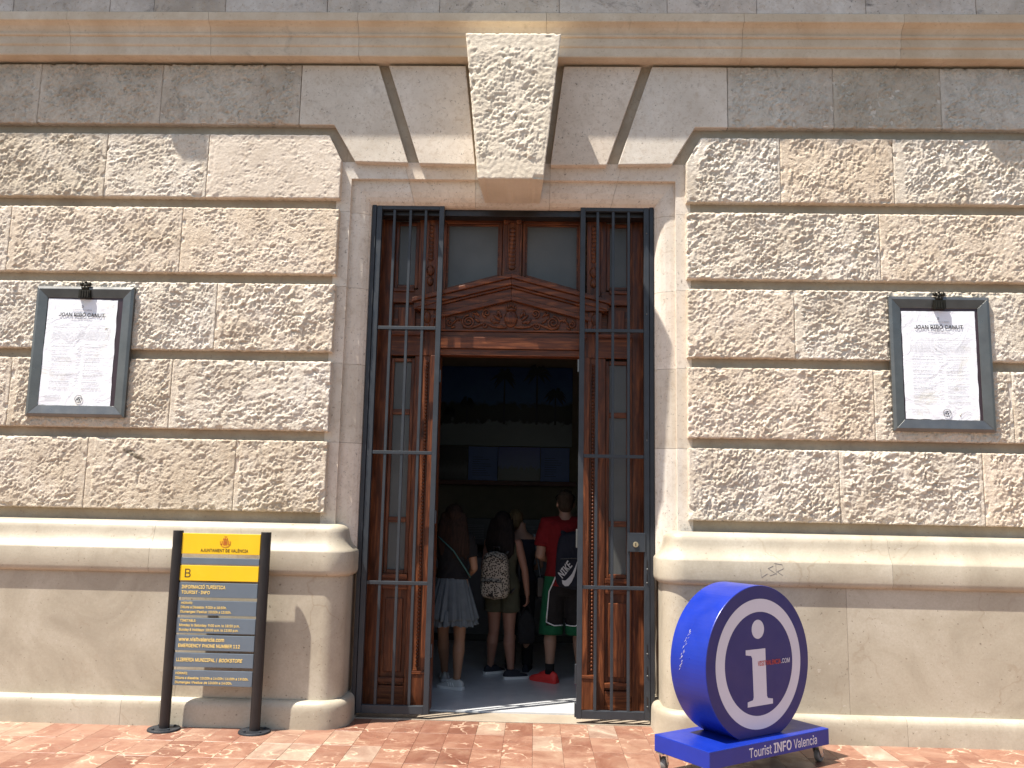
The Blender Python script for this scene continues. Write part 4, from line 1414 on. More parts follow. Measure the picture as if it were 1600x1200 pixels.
p2 = screen('wall_board', 0.283, 0.668, 1.925, 2.375, BLUEPAGE, 'pale blue text page on the back wall, right of the two')
INKB = mat_plain('page_print', (0.06, 0.09, 0.22), 0.6)
for pg in (p1, p2):
    b = MB()
    for k in range(9):
        w = rnd.uniform(0.10, 0.26)
        b.add([(-0.14, -0.0245, 0.08-k*0.03), (-0.14+w, -0.0245, 0.08-k*0.03), (-0.14+w, -0.0245, 0.086-k*0.03), (-0.14, -0.0245, 0.086-k*0.03)], [(0, 1, 2, 3)])
    o = part('text_lines', b, INKB, pg); o['kind'] = 'stuff'
b = MB(); b.box(-1.2, 0.75, 4.86, 5.045, 1.86, 1.92)
tag(part('wall_shelf', b, SHELF, None, 0.004), 'narrow red-brown shelf under the boards on the back wall', 'shelf')

# ------------------------------------------------------------------ people
SKIN1 = mat_plain('skin_tan', (0.25, 0.135, 0.08), 0.55, 0.4, 0.08)
SKIN2 = mat_plain('skin_rosy', (0.22, 0.11, 0.075), 0.55, 0.4, 0.10)
SKIN3 = mat_plain('skin_fair', (0.25, 0.145, 0.10), 0.55, 0.4, 0.08)


def mat_hair(name, c0, c1):
    m = NT(name, 0.75, 0.15)
    v = m.vec((60, 60, 5))
    nz = m.noise(v, 1.5, 5, 0.6, 0.4)
    m.color(m.ramp(nz, [(0.35, c0), (0.65, c1)]))
    m.bump(nz, 0.5, 0.01)
    return m.m


def mat_cloth(name, col, var=0.12, fold=0.7, scale=8):
    m = NT(name, 0.85, 0.2)
    v = m.vec()
    m.color(m.ramp(m.noise(v, 14, 5), [(0.3, tuple(x*(1-var) for x in col)), (0.7, tuple(min(1, x*(1+var)) for x in col))]))
    m.bump(m.noise(v, scale, 4, 0.5, 0.8), fold, 0.04)
    return m.m


HAIR_BR = mat_hair('brown_hair', (0.010, 0.006, 0.004), (0.032, 0.016, 0.010))
HAIR_BK = mat_hair('black_hair', (0.004, 0.003, 0.003), (0.014, 0.010, 0.009))
HAIR_DK = mat_hair('short_dark_hair', (0.015, 0.010, 0.007), (0.05, 0.035, 0.024))
HAIR_BL = mat_hair('fair_hair', (0.06, 0.04, 0.018), (0.13, 0.09, 0.045))
C_BLACK = mat_cloth('black_jersey', (0.010, 0.010, 0.011))
C_SKIRT = mat_cloth('blue_grey_cotton', (0.095, 0.112, 0.122), 0.12, 0.15)
C_OLIVE = mat_cloth('olive_cotton', (0.050, 0.050, 0.032))
C_RED = mat_cloth('red_jersey', (0.13, 0.006, 0.008))
C_SHORT = mat_cloth('black_mesh', (0.014, 0.012, 0.012))
C_GREEN = mat_cloth('green_mesh', (0.008, 0.075, 0.032))
C_WHITE = mat_cloth('white_piping', (0.62, 0.62, 0.62), 0.03, 0.05)
C_NAVY = mat_cloth('dark_navy_cloth', (0.012, 0.014, 0.022))
SH_GREY = mat_plain('grey_suede', (0.40, 0.41, 0.39), 0.8, 0.3, 0.1)
SH_NAVY = mat_plain('black_knit_shoe', (0.018, 0.019, 0.026), 0.8, 0.3, 0.1)
SH_RED = mat_plain('red_trainer', (0.62, 0.035, 0.03), 0.55, 0.4, 0.1)
SOLE_W = mat_plain('white_sole', (0.62, 0.62, 0.60), 0.6, 0.3, 0.05)


def mat_leopard():
    m = NT('speckled_canvas', 0.8, 0.3)
    v = m.vec()
    vo = m.n('ShaderNodeTexVoronoi'); vo.inputs['Scale'].default_value = 62.0
    m.l(v, vo.inputs['Vector'])
    k = m.ramp(vo.outputs['Distance'], [(0.42, g3(1)), (0.50, g3(0))])
    m.color(m.mix(k, (0.30, 0.265, 0.215), (0.020, 0.016, 0.013)))
    m.bump(m.noise(v, 8, 4), 0.3, 0.02)
    return m.m


LEOPARD = mat_leopard()


def remeshed(mb, voxel, it=6, name='body', wrinkle=0.0):
    me = bpy.data.meshes.new('tmp'); me.from_pydata(mb.v, [], mb.f)
    bm = bmesh.new(); bm.from_mesh(me); bmesh.ops.recalc_face_normals(bm, faces=bm.faces); bm.to_mesh(me); bm.free()
    o = bpy.data.objects.new('tmp', me); COL.objects.link(o)
    r = o.modifiers.new('r', 'REMESH'); r.mode = 'VOXEL'; r.voxel_size = voxel
    s = o.modifiers.new('s', 'SMOOTH'); s.factor = 0.5; s.iterations = it
    dg = bpy.context.evaluated_depsgraph_get()
    out = bpy.data.meshes.new_from_object(o.evaluated_get(dg))
    bpy.data.objects.remove(o); bpy.data.meshes.remove(me)
    out.name = name
    out.polygons.foreach_set('use_smooth', [True]*len(out.polygons))
    return out


def vtube(b, rows, seg=20):
    """rows: (x,y,z,rx,ry)"""
    b.tube([Vector(r[:3]) for r in rows], [(r[3], r[4]) for r in rows], seg)


def limb(b, pts, rads, seg=14):
    # smooth the chain a little so that joints are rounded
    b.tube(pts, rads, seg)
    for p, r in zip(pts, rads):
        rr_ = r if not isinstance(r, tuple) else min(r)
        b.ell(p, (rr_, rr_, rr_), 12, 8)


def hand(b, w, d, side, palm_n, curl=0.5, size=1.0):
    """w wrist, d direction of the hand, side = thumb direction, palm_n = palm normal"""
    d = d.normalized(); t = (side-d*side.dot(d)).normalized(); n = palm_n-d*palm_n.dot(d)-t*palm_n.dot(t); n.normalize()
    k = size
    for f in (0.0, 0.5, 1.0):
        c = w+d*(0.025+0.055*f)*k
        for o_ in (-0.024, -0.008, 0.008, 0.024): b.ell(c+t*o_*k*(0.8+0.25*f), (0.014*k,)*3, 8, 6)
    for i, (o_, ln) in enumerate(((0.030, 0.072), (0.010, 0.080), (-0.010, 0.075), (-0.029, 0.058))):
        p0 = w+d*0.080*k+t*o_*k
        p1 = p0+(d*math.cos(curl*0.6)+n*math.sin(curl*0.6))*ln*0.45*k
        p2 = p1+(d*math.cos(curl*1.4)+n*math.sin(curl*1.4))*ln*0.32*k
        p3 = p2+(d*math.cos(curl*2.2)+n*math.sin(curl*2.2))*ln*0.26*k
        b.tube([p0-d*0.012, p0, p1, p2, p3], [0.0095*k, 0.0095*k, 0.009*k, 0.0085*k, 0.007*k], 10)
        b.ell(p3, (0.007*k,)*3, 8, 6)
    q0 = w+d*0.025*k+t*0.022*k
    q1 = q0+(d*0.6+t*0.8+n*0.3).normalized()*0.036*k
    q2 = q1+(d*0.9+t*0.25+n*0.5).normalized()*0.030*k
    q3 = q2+(d*0.9+n*0.5).normalized()*0.022*k
    b.tube([q0, q1, q2, q3], [0.013*k, 0.011*k, 0.010*k, 0.008*k], 10)
    b.ell(q3, (0.008*k,)*3, 8, 6)


def head(b, c, k=1.0, turn=0.0):
    """head with nose, brow, jaw and ears; faces +Y turned by `turn` about Z"""
    m = Matrix.Rotation(turn, 3, 'Z')
    T = lambda x, y, z: Vector(c)+(m @ Vector((x, y, z)))*k
    b.ell(T(0, -0.008, 0.025), (0.074*k, 0.092*k, 0.092*k), 20, 14, m)
    b.ell(T(0, 0.022, -0.035), (0.060*k, 0.070*k, 0.078*k), 18, 12, m)
    b.ell(T(0, 0.052, -0.090), (0.030*k, 0.030*k, 0.024*k), 12, 8, m)
    b.tube([T(0, 0.088, 0.015), T(0, 0.105, -0.018), T(0, 0.098, -0.032)], [0.008*k, 0.012*k, 0.013*k], 8)
    b.ell(T(0, 0.085, 0.026), (0.045*k, 0.014*k, 0.010*k), 12, 8, m)
    b.ell(T(0, 0.088, -0.058), (0.024*k, 0.010*k, 0.009*k), 12, 8, m)
    for s in (-1, 1):
        b.ell(T(s*0.077, -0.005, -0.008), (0.010*k, 0.020*k, 0.031*k), 10, 8, m)
        b.ell(T(s*0.030, 0.082, 0.006), (0.013*k, 0.008*k, 0.008*k), 10, 8, m)


def shoe(par, O, mat, sole, k=1.0, stripes=None, name='shoe'):
    """par: the person; O = (x, y, heading angle) ; toe along heading"""
    x, y, a = O
    m = Matrix.Rotation(a, 3, 'Z')
    T = lambda px, py, pz: m @ Vector((px, py, pz))*k+Vector((x, y, 0))
    rows = [(-0.078, 0.022, 0.060), (-0.066, 0.033, 0.080), (-0.035, 0.037, 0.094), (0.01, 0.037, 0.098), (0.05, 0.040, 0.086), (0.10, 0.046, 0.062), (0.145, 0.044, 0.050), (0.178, 0.033, 0.040), (0.192, 0.016, 0.030)]
    b = MB()
    fr = []
    for py, hw, h in rows:
        fr.append([T(hw*math.cos(t)*(1 if math.sin(t) < 0.3 else 0.92), py, 0.018+(h-0.018)*max(0.0, math.sin(t))) for t in [math.pi*q/12 for q in range(13)]]+[T(0, py, 0.016)])
    b.sweep(fr)
    o = part(name, b, mat, None, 0.0, True)
    o.parent = par
    s_ = [(py*1.03, hw*1.10) for py, hw, h in rows]
    poly = [(hw, py) for py, hw in s_]+[(-hw, py) for py, hw in s_[::-1]]
    b = MB(); n = len(poly)
    lo = [T(p[0]*0.97, p[1], 0.0) for p in poly]; hi = [T(p[0], p[1], 0.026+0.008*max(0, -p[1]*6)) for p in poly]
    b.sweep([lo, hi])
    so = part('sole', b, sole, None, 0.003); so.location = Vector(so.location)-Vector(o.location); so.parent = o
    if stripes:
        b = MB()
        for s in (-1, 1):
            for q in range(3):
                p0 = T(s*0.0385, 0.005+q*0.024, 0.03); p1 = T(s*0.034, 0.022+q*0.024, 0.062)
                b.tube([p0, p1], [0.0045, 0.0045], 6)
        st = part('stripe', b, stripes, None); st.location = Vector(st.location)-Vector(o.location); st.parent = o
    b = MB()
    for q in range(4):
        b.tube([T(-0.02, 0.045+q*0.017, 0.084-q*0.006), T(0.0, 0.045+q*0.017, 0.095-q*0.008), T(0.02, 0.045+q*0.017, 0.084-q*0.006)], 0.003, 6)
    la = part('lace', b, SOLE_W if stripes else mat, None); la.location = Vector(la.location)-Vector(o.location); la.parent = o
    return o


def leg(b, hip, knee, ankle, k=1.0, thick=1.0):
    hip, knee, ankle = Vector(hip), Vector(knee), Vector(ankle)
    th = [hip, hip.lerp(knee, 0.35), hip.lerp(knee, 0.75), knee]
    sh = [knee.lerp(ankle, 0.12), knee.lerp(ankle, 0.33)+Vector((0, -0.014, 0)), knee.lerp(ankle, 0.62)+Vector((0, -0.006, 0)), knee.lerp(ankle, 0.88), ankle]
    rr_ = [0.088*thick, 0.080*thick, 0.062*thick, 0.054*thick, 0.053*thick, 0.058*thick, 0.046*thick, 0.036*thick, 0.036]
    b.tube(th+sh, [(r*k, r*k) for r in rr_], 16)
    b.ell(knee+Vector((0, 0.012, 0)), (0.046*k, 0.046*k, 0.055*k), 12, 8)


def foot(b, x, y, a, k=1.0):
    m = Matrix.Rotation(a, 3, 'Z')
    T = lambda px, py, pz: m @ Vector((px, py, pz))*k+Vector((x, y, 0))
    b.tube([T(0, -0.05, 0.05), T(0, 0.0, 0.055), T(0, 0.08, 0.042), T(0, 0.15, 0.032)], [0.026*k, 0.030*k, 0.026*k, 0.018*k], 10)


def torso_rows(k, w=1.0, hipw=1.0, extra=0.0, z0=0.84, z1=1.47, lean=0.0, fem=True):
    rows = [(0.84, 0.155*hipw, 0.112), (0.93, 0.168*hipw, 0.120), (1.00, 0.150*(hipw if fem else 1), 0.106), (1.07, 0.132*w, 0.095), (1.15, 0.140*w, 0.100), (1.24, 0.155*w, 0.108),
            (1.32, 0.168*w, 0.108), (1.38, 0.168*w, 0.094), (1.42, 0.130*w, 0.075), (1.455, 0.068, 0.060), (1.50, 0.052, 0.052), (1.55, 0.050, 0.052)]
    if not fem: rows = [(z, rx*(1.05 if z > 1.1 and z < 1.44 else 1), ry*1.06) for z, rx, ry in rows]
    return [(lean*max(0, z-0.9)*k, 0, z*k, (rx+extra)*k, (ry+extra)*k) for z, rx, ry in rows if z0 <= z <= z1]


def garment(name, par, rows_list, mat, voxel=0.012, limbs=()):
    b = MB()
    for rows in rows_list: vtube(b, rows)
    for pts, rads in limbs: b.tube(pts, rads, 16)
    me = remeshed(b, voxel, 5, name)
    return put(name, me, mat, par)


def lerp(a, c, t): return Vector(a)*(1-t)+Vector(c)*t


# --- woman in a black top and a grey skirt
K = 1.59/1.70
w1 = empty('person', (-0.50, 1.20, 0.018), 'person with long brown hair in black top and blue-grey frilled skirt, seen from behind', 'person')
b = MB()
vtube(b, torso_rows(K, 0.92, 0.98, z1=1.6, lean=0.02))
hd = Vector((0.0, 0.015, 1.575*K))
head(b, hd, K, 0.12)
leg(b, (0.075*K, 0, 0.86*K), (0.085*K, 0.005, 0.47*K), (0.068, -0.01, 0.085), K)
leg(b, (-0.075*K, 0.02, 0.86*K), (-0.085*K, 0.14, 0.48*K), (-0.075, 0.34, 0.085), K)
foot(b, 0.062, -0.012, 1.15, K); foot(b, -0.075, 0.34, 0.1, K)
arms = []
for s in (-1, 1):
    sh = Vector((s*0.158*K, -0.005, 1.375*K)); el = Vector((s*0.205*K, 0.015, 1.10*K)); wr = Vector((s*0.150*K, 0.22, 1.03*K))
    limb(b, [sh, lerp(sh, el, 0.5), el, lerp(el, wr, 0.35), wr], [0.048*K, 0.042*K, 0.036*K, 0.037*K, 0.024*K])
    hand(b, wr, Vector((-s*0.3, 1, -0.1)), Vector((-s*0.7, 0, 0.7)), Vector((-s*0.6, 0, -0.6)), 0.6, K)
    arms.append((sh, el))
put('body', remeshed(b, 0.0065, 4), SKIN1, w1)
garment('black_top', w1, [torso_rows(K, 0.95, 1.0, 0.012, 0.98, 1.44, 0.02)], C_BLACK, 0.011,
        [([Vector((0, 0, 1.385*K)), a, lerp(a, e, 0.30), lerp(a, e, 0.62)], [0.07*K, 0.066*K, 0.060*K, 0.058*K]) for a, e in arms])
# frilled skirt, two tiers


def skirt(name, par, z_top, z_bot, r_top, r_bot, pleats, amp, mat, seed, cy=0.0):
    rg = random.Random(seed)
    n = 192; m = 18
    ph = [rg.uniform(0, 6.28) for _ in range(4)]
    vs_o = []
    for j in range(m+1):
        t = j/m
        z = z_top+(z_bot-z_top)*t
        fr = []
        for i in range(n):
            a = 2*math.pi*i/n
            w = math.sin(pleats*a+ph[0])+0.6*math.sin((pleats*0.5+1)//1*a+ph[1])+0.5*math.sin((pleats*1.7)//1*a+ph[2])
            ram = amp*(0.12+t**1.3)*w
            rx = r_top[0]+(r_bot[0]-r_top[0])*t**0.9+ram
            ry = r_top[1]+(r_bot[1]-r_top[1])*t**0.9+ram
            zz = z+(0.003*math.sin(pleats*a+ph[3])+0.007*math.sin(5*a+ph[1]))*t**3
            fr.append((rx*math.cos(a), cy+ry*math.sin(a), zz))
        vs_o.append(fr)
    b = MB()
    inner = [[(x*0.975, cy+(y-cy)*0.975, z) for x, y, z in r] for r in vs_o[::-1]]
    b.sweep(vs_o+inner, True, False)
    return put(name, mesh_of(b, name, 0, 1, True), mat, par)


skirt('skirt', w1, 1.035*K, 0.635*K, (0.132*K, 0.098*K), (0.245*K, 0.225*K), 17, 0.011, C_SKIRT, 4)
skirt('skirt_frill', w1, 0.72*K, 0.585*K, (0.212*K, 0.192*K), (0.250*K, 0.230*K), 23, 0.012, C_SKIRT, 9)
b = MB()
b.ell(hd+Vector((0, -0.012, 0.022)), (0.090*K, 0.106*K, 0.104*K), 18, 12)
for i in range(13):
    t = i/12-0.5
    x = t*0.17
    b.tube([hd+Vector((x*0.9, -0.05+abs(t)*0.04, 0.03)), hd+Vector((x*1.15, -0.085+abs(t)*0.05, -0.09)), hd+Vector((x*1.35+0.01, -0.10+abs(t)*0.05, -0.22)), hd+Vector((x*1.35+0.025, -0.115+abs(t)*0.04, -0.36+0.05*abs(t)+0.03*math.sin(i*2.1)))],
           [0.034, 0.036, 0.032, 0.012], 10)
put('hair', remeshed(b, 0.010, 3, 'hair'), HAIR_BR, w1)
shoe(w1, (0.062, -0.012, 1.15), SH_GREY, SOLE_W, K, SOLE_W); shoe(w1, (-0.075, 0.34, 0.1), SH_GREY, SOLE_W, K, SOLE_W)
b = MB(); b.tube([Vector((-0.12, -0.10, 1.30)), Vector((0.02, -0.135, 1.18)), Vector((0.13, -0.115, 1.02)), Vector((0.17, -0.06, 0.95))], [(0.006, 0.003)]*4, 8)
put('bag_strap', mesh_of(b, 'bag_strap', 0, 1, True), mat_plain('teal_strap', (0.03, 0.10, 0.09), 0.7), w1)

# --- woman in an olive playsuit, turned a little
K = 1.53/1.70
w2 = empty('person', (-0.075, 1.76, 0.018), 'person with long black hair in olive playsuit, carrying a black bag in the hand', 'person', None, math.radians(-18))
RZ2 = Matrix.Rotation(math.radians(18), 3, 'Z')


def loc2(x, y, z):                      # world offset to the rotated local frame
    return RZ2 @ Vector((x, y, z))


b = MB()
vtube(b, torso_rows(K, 0.95, 1.06, z1=1.6))
hd = Vector((-0.01, 0.01, 1.575*K)); head(b, hd, K, -0.3)
fr_ = loc2(0.095, -0.06, 0); fl_ = loc2(-0.105, 0.16, 0)
leg(b, (0.08*K, 0, 0.86*K), (0.085*K, 0.0, 0.47*K), (fr_.x, fr_.y, 0.085), K, 1.06)
leg(b, (-0.085*K, 0.0, 0.86*K), (-0.10*K, 0.04, 0.47*K), (fl_.x, fl_.y, 0.085), K, 1.06)
foot(b, fr_.x, fr_.y, -0.85, K); foot(b, fl_.x, fl_.y, -0.55, K)
sh = Vector((0.165*K, 0, 1.37*K)); el = Vector((0.245*K, -0.005, 1.10*K)); wr = Vector((0.262*K, 0.04, 0.845*K))
limb(b, [sh, lerp(sh, el, 0.5), el, lerp(el, wr, 0.3), wr], [0.047*K, 0.043*K, 0.037*K, 0.038*K, 0.025*K])
hand(b, wr, Vector((0.02, 0.15, -1)), Vector((0.0, 1, 0.1)), Vector((-1, 0, 0)), 0.75, K)
GRIP2 = wr+Vector((-0.018, 0.03, -0.115))*K
sh2 = Vector((-0.165*K, 0, 1.37*K)); el2 = Vector((-0.225*K, 0.03, 1.10*K)); wr2 = Vector((-0.10*K, 0.22, 1.12*K))
limb(b, [sh2, lerp(sh2, el2, 0.5), el2, lerp(el2, wr2, 0.35), wr2], [0.047*K, 0.043*K, 0.036*K, 0.036*K, 0.024*K])
hand(b, wr2, Vector((0.5, 0.8, 0.2)), Vector((0.2, 0, 1)), Vector((0.6, -0.4, 0)), 0.6, K)
put('body', remeshed(b, 0.0065, 4), SKIN2, w2)
garment('playsuit', w2, [torso_rows(K, 0.97, 1.08, 0.013, 0.84, 1.40)], C_OLIVE, 0.011,
        [([Vector((s*0.075*K, 0, 0.92*K)), Vector((s*0.088*K, 0.004, 0.80*K)), Vector((s*0.094*K, 0.008, 0.66*K))], [0.098*K, 0.104*K, 0.104*K]) for s in (-1, 1)]
        + [([Vector((s*0.12*K, 0.0, 1.36*K)), Vector((s*0.10*K, -0.02, 1.43*K)), Vector((s*0.085*K, 0.02, 1.44*K))], [0.03*K, 0.024*K, 0.024*K]) for s in (-1, 1)])
b = MB()
b.ell(hd+Vector((0, -0.012, 0.022)), (0.090*K, 0.106*K, 0.104*K), 18, 12)
for i in range(13):
    t = i/12-0.5
    x = t*0.17
    b.tube([hd+Vector((x*0.9, -0.05+abs(t)*0.04, 0.03)), hd+Vector((x*1.2, -0.085+abs(t)*0.05, -0.09)), hd+Vector((x*1.4, -0.10+abs(t)*0.05, -0.20)), hd+Vector((x*1.3+0.02, -0.11+abs(t)*0.04, -0.33+0.04*abs(t)+0.02*math.sin(i*1.7)))],
           [0.034, 0.036, 0.032, 0.014], 10)
put('hair', remeshed(b, 0.010, 3, 'hair'), HAIR_BK, w2)
shoe(w2, (fr_.x, fr_.y, -0.85), SH_NAVY, SOLE_W, K); shoe(w2, (fl_.x, fl_.y, -0.55), SH_NAVY, SOLE_W, K)


def superloop(w, d, z, e=3.0, n=40, cx=0, cy=0):
    out = []
    for i in range(n):
        a = 2*math.pi*i/n
        c, s = math.cos(a), math.sin(a)
        out.append((cx+w*math.copysign(abs(c)**(2/e), c), cy+d*math.copysign(abs(s)**(2/e), s), z))
    return out


def pack_mesh(w, d, h, e=3.2):
    b = MB(); fr = []
    for k in range(21):
        t = k/20
        f = (1-abs(2*t-1)**5)**0.28 if 0 < t < 1 else 0.05
        sw = (1.0-0.18*t**2)
        fr.append(superloop(w*f*sw, d*f*(1-0.22*t), h*t, e))
    b.sweep(fr)
    return b


def into(obj_empty, v):
    return Vector(v)


# speckled backpack on her back
bp = empty('backpack', w2.matrix_basis @ Vector((-0.005, -0.185, 0.80*K)), 'cream and black speckled backpack worn by the person in olive', 'backpack', None, math.radians(-18))
part('main_body', pack_mesh(0.138, 0.078, 0.44), LEOPARD, bp, 0, True)
b = pack_mesh(0.112, 0.03, 0.17)
b.v = [(x, y-0.072, z+0.025) for x, y, z in b.v]; part('front_pocket', b, LEOPARD, bp, 0, True)
b = MB(); b.tube([Vector((-0.10, -0.103, 0.165)), Vector((0, -0.108, 0.172)), Vector((0.10, -0.103, 0.165))], 0.004, 6); part('zip', b, BLACK, bp)
b = MB(); b.tube([Vector((-0.11, -0.066, 0.36)), Vector((0, -0.070, 0.405)), Vector((0.11, -0.066, 0.36))], 0.004, 6); part('zip', b, BLACK, bp)
b = MB(); b.tube([Vector((-0.03, 0.03, 0.43)), Vector((-0.03, 0.02, 0.475)), Vector((0.03, 0.02, 0.475)), Vector((0.03, 0.03, 0.43))], 0.008, 8); part('carry_loop', b, BLACK, bp, 0, True)
b = MB(); b.box(-0.022, 0.022, -0.107, -0.1035, 0.035, 0.06); part('badge', b, BLACK, bp)
for s in (-1, 1):
    b = MB(); b.tube([Vector((s*0.07, 0.06, 0.41)), Vector((s*0.10, 0.13, 0.47)), Vector((s*0.115, 0.21, 0.45)), Vector((s*0.13, 0.265, 0.34)), Vector((s*0.155, 0.22, 0.16)), Vector((s*0.13, 0.07, 0.06))], [(0.02, 0.006)]*6, 8)
    part('shoulder_strap', b, BLACK, bp, 0, True)

# black bag hanging from her right hand
gw = w2.matrix_basis @ GRIP2
hb = empty('hand_bag', (gw.x+0.005, gw.y, 0.33), 'soft black bag hanging from the right hand of the person in olive', 'bag')
b = MB()
fr = []
for k in range(15):
    t = k/14
    f = (0.80, 0.95, 1.0, 1.02, 1.04, 1.05, 1.05, 1.04, 1.02, 0.98, 0.92, 0.82, 0.66, 0.42, 0.15)[k]
    fr.append(superloop(0.082*f, 0.042*f, 0.30*t, 2.6))
b.sweep(fr); part('bag_body', b, C_BLACK, hb, 0, True)
b = MB(); zt = gw.z-0.33
b.tube([Vector((-0.05, 0, 0.27)), Vector((-0.022, 0, 0.32)), Vector((-0.008, 0, zt)), Vector((0.010, 0, zt)), Vector((0.024, 0, 0.32)), Vector((0.05, 0, 0.27))], 0.007, 8); part('handle', b, C_BLACK, hb, 0, True)

# --- man in a red T-shirt
K = 1.73/1.70
m1 = empty('person', (0.505, 1.62, 0.018), 'person in red T-shirt, black and green shorts and red trainers by the right gate', 'person')
b = MB()
vtube(b, torso_rows(K, 1.10, 0.98, z1=1.6, fem=False))
hd = Vector((0.0, 0.015, 1.58*K)); head(b, hd, K, 0.2)
leg(b, (-0.09*K, 0, 0.86*K), (-0.125*K, 0.01, 0.48*K), (-0.128, -0.02, 0.085), K, 1.0)
leg(b, (0.09*K, 0, 0.86*K), (0.13*K, 0.02, 0.48*K), (0.15, 0.03, 0.085), K, 1.0)
foot(b, -0.128, -0.03, 0.95, K); foot(b, 0.15, 0.02, -0.2, K)
arms = []
for s in (-1, 1):
    sh = Vector((s*0.185*K, -0.005, 1.385*K)); el = Vector((s*0.225*K, -0.03, 1.115*K)); wr = Vector((s*0.150*K, 0.21, 1.06*K))
    limb(b, [sh, lerp(sh, el, 0.5), el, lerp(el, wr, 0.3), wr], [0.056*K, 0.050*K, 0.043*K, 0.043*K, 0.029*K])
    hand(b, wr, Vector((-s*0.4, 1, 0)), Vector((-s*0.2, 0, 1)), Vector((-s, 0, -0.2)), 0.6, K*1.05)
    arms.append((sh, el))
put('body', remeshed(b, 0.0065, 4), SKIN3, m1)
garment('t_shirt', m1, [torso_rows(K, 1.10, 0.99, 0.020, 0.80, 1.44, fem=False)], C_RED, 0.011,
        [([Vector((0, 0, 1.39*K)), a, lerp(a, e, 0.35), lerp(a, e, 0.72)], [0.085*K, 0.078*K, 0.070*K, 0.072*K]) for a, e in arms])
garment('shorts', m1, [[(0, 0, z*K, rx*K, ry*K) for z, rx, ry in ((0.76, 0.185, 0.130), (0.86, 0.182, 0.135), (0.95, 0.17, 0.125))]], C_SHORT, 0.011,
        [([Vector((s*0.085*K, 0, 0.86*K)), Vector((s*0.100*K, 0.0, 0.70*K)), Vector((s*0.118*K, 0.0, 0.44*K))], [0.098*K, 0.104*K, 0.102*K]) for s in (-1, 1)])
for s in (-1, 1):
    # green outer band and hem with white piping
    def leg_ring(z, ex):
        t = (0.86-z)/(0.86-0.44)
        return s*(0.085+0.033*t)*K, (0.1035+ex)*K
    b = MB(); fr = []
    for z in (0.500, 0.47, 0.44, 0.418):
        cx, r = leg_ring(z, 0.006)
        fr.append([(cx+r*math.cos(2*math.pi*i/32), r*math.sin(2*math.pi*i/32), z*K) for i in range(32)])
    inner = [[(leg_ring(p[0][2]/K, 0.006)[0]+(q[0]-leg_ring(p[0][2]/K, 0.006)[0])*0.97, q[1]*0.97, q[2]) for q in p] for p in fr[::-1]]
    b.sweep(fr+inner, True, False); put('hem_band', mesh_of(b, 'hem_band', 0, 1, True), C_GREEN, m1)
    b = MB(); fr = []
    for j in range(14):
        z = 0.50+j*(0.93-0.50)/13
        cx, r = leg_ring(min(z, 0.86), 0.007)
        if z > 0.80:
            f = (z-0.80)/0.13; cx = cx*(1-f); r = r*(1-f)+0.186*K*f
        fr.append([(cx+s*r*math.cos(a), r*math.sin(a)*(1 if z < 0.8 else 0.85), z*K) for a in [math.radians(-62+q*124/12) for q in range(13)]])
    b.sweep(fr, False, False)
    put('side_panel', mesh_of(b, 'side_panel', 0, 1, True), C_GREEN, m1)
    for sg in (-1, 1):
        b = MB(); ed = [Vector(r[0] if sg < 0 else r[-1]) for r in fr]
        cx, r = leg_ring(0.5, 0.009)
        # piping swings round into the hem line
        swing = [Vector((cx+s*r*math.cos(a), r*math.sin(a), (0.503+0.03*(1-min(1, abs(q)/3)))*K)) for q, a in [(q, math.radians(sg*(62+q*13))) for q in range(0, 8)]]
        b.tube(swing[::-1]+ed[1:], 0.0055, 6); put('piping', mesh_of(b, 'piping', 0, 1, True), C_WHITE, m1)
b = MB()
b.ell(hd+Vector((0, -0.018, 0.040)), (0.082*K, 0.094*K, 0.086*K), 18, 12)
b.ell(hd+Vector((0, -0.050, -0.01)), (0.070*K, 0.060*K, 0.075*K), 14, 10)
for i in range(40):
    a = rnd.uniform(0, 6.28); t = rnd.uniform(0, 1.2)
    d_ = Vector((math.sin(t)*math.cos(a), math.sin(t)*math.sin(a), math.cos(t)))
    b.ell(hd+Vector((0, -0.018, 0.040))+Vector((d_.x*0.080, d_.y*0.092, d_.z*0.085))*K, (0.014, 0.014, 0.012), 8, 6)
put('hair', remeshed(b, 0.008, 2, 'hair'), HAIR_DK, m1)
b = MB()
for s in (-1, 1):
    b.tube([hd+Vector((s*0.070, 0.085, 0.085)), hd+Vector((s*0.092, 0.0, 0.055)), hd+Vector((s*0.086, -0.050, 0.035))], 0.0035, 6)
    b.ell(hd+Vector((s*0.036, 0.085, 0.085)), (0.030, 0.008, 0.020), 12, 8)
put('sunglasses', mesh_of(b, 'sunglasses', 0, 1, True), mat_plain('glossy_black', (0.01, 0.01, 0.012), 0.12), m1)
shoe(m1, (-0.128, -0.03, 0.95), SH_RED, SH_RED, K*1.06); shoe(m1, (0.15, 0.02, -0.2), SH_RED, SH_RED, K*1.06)
for (x, y) in ((-0.128, -0.02), (0.15, 0.03)):
    b = MB(); vtube(b, [(x, y, 0.075, 0.044, 0.046), (x, y, 0.12, 0.040, 0.042), (x, y, 0.165, 0.042, 0.044)]); put('sock', mesh_of(b, 'sock', 0, 1, True), C_BLACK, m1)

